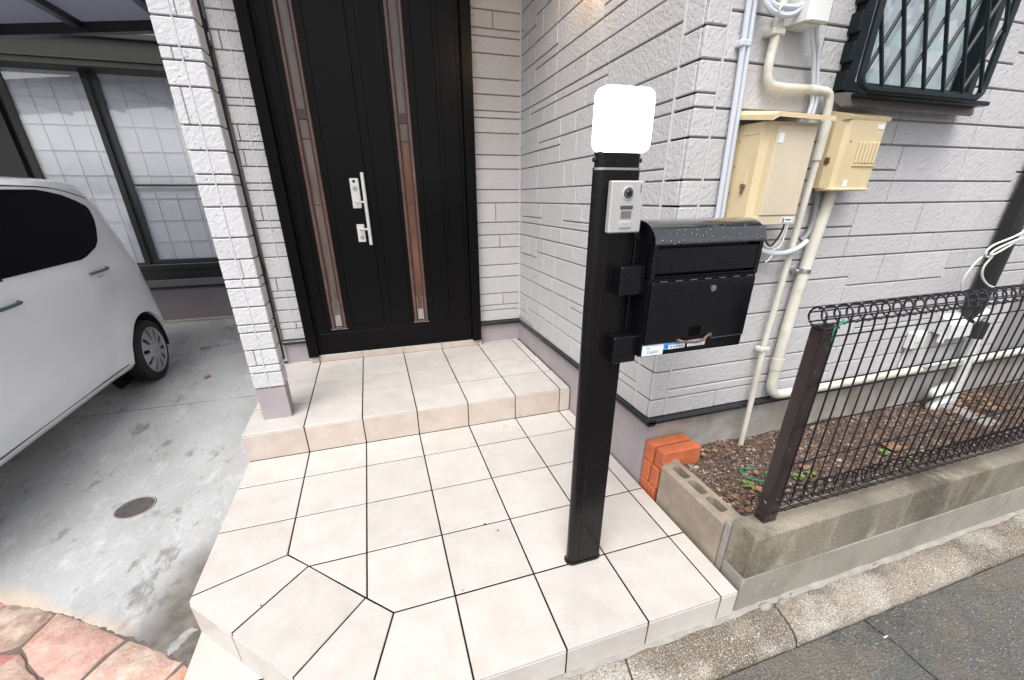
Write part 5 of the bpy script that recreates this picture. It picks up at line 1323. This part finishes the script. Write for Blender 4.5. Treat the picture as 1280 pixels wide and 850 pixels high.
def ring_pts(z):
    hw, yf_, yr_ = prof_at(z); out = []
    T = [i / NB for i in range(NB + 1)]
    ys = []
    for t in T:                                     # denser at both ends
        if t < .2: ys.append(yf_ + .5 * (1 - math.cos(t / .2 * math.pi / 2)))
        elif t > .8: ys.append(yr_ - .34 * (1 - math.cos((1 - t) / .2 * math.pi / 2)))
        else: ys.append(lerp(yf_ + .5, yr_ - .34, (t - .2) / .6))
    R1 = [(CX + side_x(y, z), y, z) for y in ys]
    R2 = [(CX - side_x(y, z), y, z) for y in ys[::-1]]
    return R1[:-1] + [(CX + .0, ys[-1], z)] + R2[1:-1] + [(CX, ys[0], z)] if False else R1 + R2[1:-1]
b = MB(); rings = [ring_pts(z) for z in zs]; n = len(rings[0])
for r in rings: b.v += r
for i in range(len(rings) - 1):
    for k in range(n): b.f.append((i * n + k, i * n + (k + 1) % n, (i + 1) * n + (k + 1) % n, (i + 1) * n + k))
b.f.append(tuple(range(n - 1, -1, -1)))
last = (len(rings) - 1) * n
b.v.append((CX, 2.78, 1.426)); c_i = len(b.v) - 1
for k in range(n): b.f.append((last + k, last + (k + 1) % n, c_i))
body_o = b.build('body', MT['car'], car, 'all')
cut = MB()
for wy in (WY, FYW):
    cut.disc((CX + .50, wy, WZ), (1, 0, 0), WR, .6, 48); cut.disc((CX - .50, wy, WZ), (-1, 0, 0), WR, .6, 48)
cut_o = cut.build('cutter', MT['car'])
md = body_o.modifiers.new('arch', 'BOOLEAN'); md.object = cut_o; md.operation = 'DIFFERENCE'; md.solver = 'EXACT'
dg = bpy.context.evaluated_depsgraph_get()
nm_ = bpy.data.meshes.new_from_object(body_o.evaluated_get(dg))
body_o.modifiers.clear(); body_o.data = nm_; nm_.shade_smooth(); nm_.set_sharp_from_angle(angle=rad(38))
bpy.data.objects.remove(cut_o)
def patch(name, rows, m, parent, out=.004, nx=14, thick=True, side=1):
    """sheet on the car's flank: rows of (z, y_left, y_right)"""
    b = MB(); vs = []
    zz = []
    for i in range(len(rows) - 1):
        for j in range(3): zz.append([lerp(rows[i][k], rows[i + 1][k], j / 3) for k in range(3)])
    zz.append(rows[-1])
    for z, ya, yb_ in zz:
        for i in range(nx + 1):
            y = lerp(ya, yb_, i / nx); vs.append((CX + side * (side_x(y, z) + out), y, z))
    r = nx + 1
    fs = [(i * r + k, i * r + k + 1, (i + 1) * r + k + 1, (i + 1) * r + k) for i in range(len(zz) - 1) for k in range(nx)]
    return b.add(vs, fs).build(name, m, parent, 'all')
W_R = [(.872, 2.36, 3.12), (.885, 2.33, 3.20), (.93, 2.28, 3.36), (.97, 2.28, 3.43), (1.05, 2.29, 3.50), (1.12, 2.30, 3.545), (1.19, 2.32, 3.56), (1.22, 2.33, 3.545), (1.26, 2.35, 3.46), (1.30, 2.36, 3.34), (1.322, 2.38, 3.22), (1.335, 2.40, 3.12)]
W_F = [(.855, 1.42, 2.30), (.90, 1.47, 2.26), (1.05, 1.60, 2.26), (1.20, 1.76, 2.29), (1.30, 1.90, 2.33), (1.335, 2.0, 2.36)]
for s in (1, -1):
    patch('side_window', W_R, MT['car_glass'], car, side=s); patch('side_window', W_F, MT['car_glass'], car, side=s)
    patch('window_pillar', [(.86, 2.25, 2.37), (1.05, 2.22, 2.32), (1.336, 2.30, 2.42)], MT['car_black'], car, .002, 3, side=s)
def rail(pts, r, name, m, parent=car, off=0.0, side=1, seg=6):
    P = [(CX + side * (side_x(y, z) + off), y, z) for y, z in pts]
    return MB().tube(spline(P, 5), r, seg).build(name, m, parent, True)
for s in (1, -1):
    rail([(3.60, 1.275), (3.45, 1.315), (3.28, 1.345), (3.0, 1.355), (2.5, 1.357), (2.0, 1.352), (1.8, 1.31)], .0045, 'drip_rail', MT['car_black'], off=-.001, side=s)
    rail([(3.60, 1.275), (3.86, 1.27), (3.885, 1.15), (3.90, 1.05), (3.925, .90), (3.95, .78)][1:], .006, 'rear_seal', MT['car_black'], off=.001, side=s)
    rail([(1.40, .06), (1.38, .4), (1.36, .8)], .0022, 'door_gap', MT['car_black'], off=-.001, side=s)
    rail([(1.45, .045), (2.0, .045), (2.6, .045), (3.12, .050)], .0035, 'sill_strip', MT['dark'], off=.0, side=s)
    for y0, y1, z in ((3.10, 3.33, .775), (2.13, 2.36, .735)):
        h = MB()
        P = [(CX + s * (side_x(y, z) + o_), y, z + dz) for y, o_, dz in ((y0, .004, -.004), (y0 + .02, .022, 0), ((y0 + y1) / 2, .030, .003), (y1 - .02, .024, .006), (y1, .004, .008))]
        h.tube(spline(P, 4), [.010] * (4 * 4 + 1), 8)
        h.build('door_handle', MT['car_handle'], car, True)
        rc = MB(); ym_ = (y0 + y1) / 2
        vs = [(CX + s * (side_x(ym_ + .06 * math.cos(a), z - .01 + .04 * math.sin(a)) + .0008), ym_ + .055 * math.cos(a), z - .012 + .038 * math.sin(a)) for a in [2 * math.pi * i / 20 for i in range(20)]]
        rc.add(vs, [tuple(range(20))]).build('handle_recess', mat('recess_shade_paint', (.5, .52, .54), .35) if s == 1 and y0 > 3 else MT['car'], car)  # flat disc; shade of the hollow is put into the grey one
    # rear lamp
    patch('tail_lamp', [(.80, 3.90, 3.985), (.95, 3.885, 3.965), (1.10, 3.875, 3.94), (1.20, 3.865, 3.915)], MT['red_lamp'], car, .004, 4, side=s)
# rear glass, front glass, lamps, plate
def endsheet(name, rows, m, rear=True, out=.006, nx=10):
    vs = []
    for z, hw in rows:
        for i in range(nx + 1):
            u = -1 + 2 * i / nx; x = u * hw
            p = prof_at(z); y = p[2] if rear else p[1]
            t = min(.995, abs(x) / p[0]); dpt = (.34 if rear else .5)
            yy = (p[2] - dpt * (1 - (1 - t ** 3) ** (1 / 3)) + out) if rear else (p[1] + dpt * (1 - (1 - t ** 3) ** (1 / 3)) - out)
            vs.append((CX + x, yy, z))
    r = nx + 1
    return MB().add(vs, [(i * r + k, i * r + k + 1, (i + 1) * r + k + 1, (i + 1) * r + k) for i in range(len(rows) - 1) for k in range(nx)]).build(name, m, car, 'all')
endsheet('rear_window', [(.92, .58), (1.0, .60), (1.1, .61), (1.2, .60), (1.29, .57)], MT['car_glass'])
endsheet('windscreen', [(.86, .62), (.95, .63), (1.1, .62), (1.25, .58), (1.33, .55)], MT['car_glass'], False)
endsheet('front_grille', [(.12, .45), (.3, .5)], MT['car_black'], False)
endsheet('headlight', [(.5, .64), (.62, .64)], MT['glass'], False)
for wy in (WY, FYW):
    for s in (1, -1):
        wx = CX + s * .735
        # well liner
        lin = MB(); N_ = 36
        vs = [(CX + s * xx, wy + (WR - .003) * math.cos(2 * math.pi * i / N_), WZ + (WR - .003) * math.sin(2 * math.pi * i / N_)) for xx in (.50, .728) for i in range(N_)]
        lin.add([v for v in vs], [(i, (i + 1) % N_, N_ + (i + 1) % N_, N_ + i) for i in range(N_) if math.sin(2 * math.pi * (i + .5) / N_) > -.18] + [tuple(range(N_))]).build('wheel_well', MT['car_black'], car)
        wh = MB(); R0 = .268
        pr2 = [(.17, .19), (.145, .235), (.12, .262), (.02, .268), (.0, .262), (-.012, .235), (-.014, .205)]
        vs = []
        for (dx, r) in pr2:
            for i in range(40): a = 2 * math.pi * i / 40; vs.append((wx - s * dx, wy + r * math.cos(a), WZ + r * math.sin(a) - .002))
        wh.add(vs, [(k * 40 + i, k * 40 + (i + 1) % 40, (k + 1) * 40 + (i + 1) % 40, (k + 1) * 40 + i) for k in range(6) for i in range(40)])
        wheel = wh.build('wheel', MT['car_black'], car, 50)
        rm = MB(); vs = []
        for dx, r in ((-.012, .203), (-.016, .196), (-.006, .186)):
            for i in range(40): a = 2 * math.pi * i / 40; vs.append((wx - s * dx, wy + r * math.cos(a), WZ + r * math.sin(a)))
        rm.add(vs, [(k * 40 + i, k * 40 + (i + 1) % 40, (k + 1) * 40 + (i + 1) % 40, (k + 1) * 40 + i) for k in range(2) for i in range(40)])
        ns = 10
        for j in range(ns):
            a0 = 2 * math.pi * j / ns + .15
            def pt(r, a, dx): return (wx - s * dx, wy + r * math.cos(a), WZ + r * math.sin(a))
            q = [pt(.075, a0 - .22, -.022), pt(.075, a0 + .22, -.022), pt(.150, a0 + .20, -.019), pt(.190, a0 + .24, -.010), pt(.190, a0 - .24, -.010), pt(.150, a0 - .20, -.019)]
            q2 = [(p[0] - s * .012, p[1], p[2]) for p in q]
            rm.add(q + q2, [tuple(range(6))] + [(i, (i + 1) % 6, 6 + (i + 1) % 6, 6 + i) for i in range(6)])
        for r, dx in ((.082, -.0225),):
            rm.disc((wx - s * -.010, wy, WZ), (s, 0, 0), r, .014, 24, r - .008)
        rm.build('rim', MT['rim'], wheel, 35)
        MB().disc((wx - s * .005, wy, WZ), (s, 0, 0), .186, .003, 30).build('brake_disc', MT['car_black'], wheel)
        MB().disc((wx + s * .024, wy, WZ), (s, 0, 0), .022, .003, 16, .019).build('hub_badge', MT['steel'], wheel, 30)
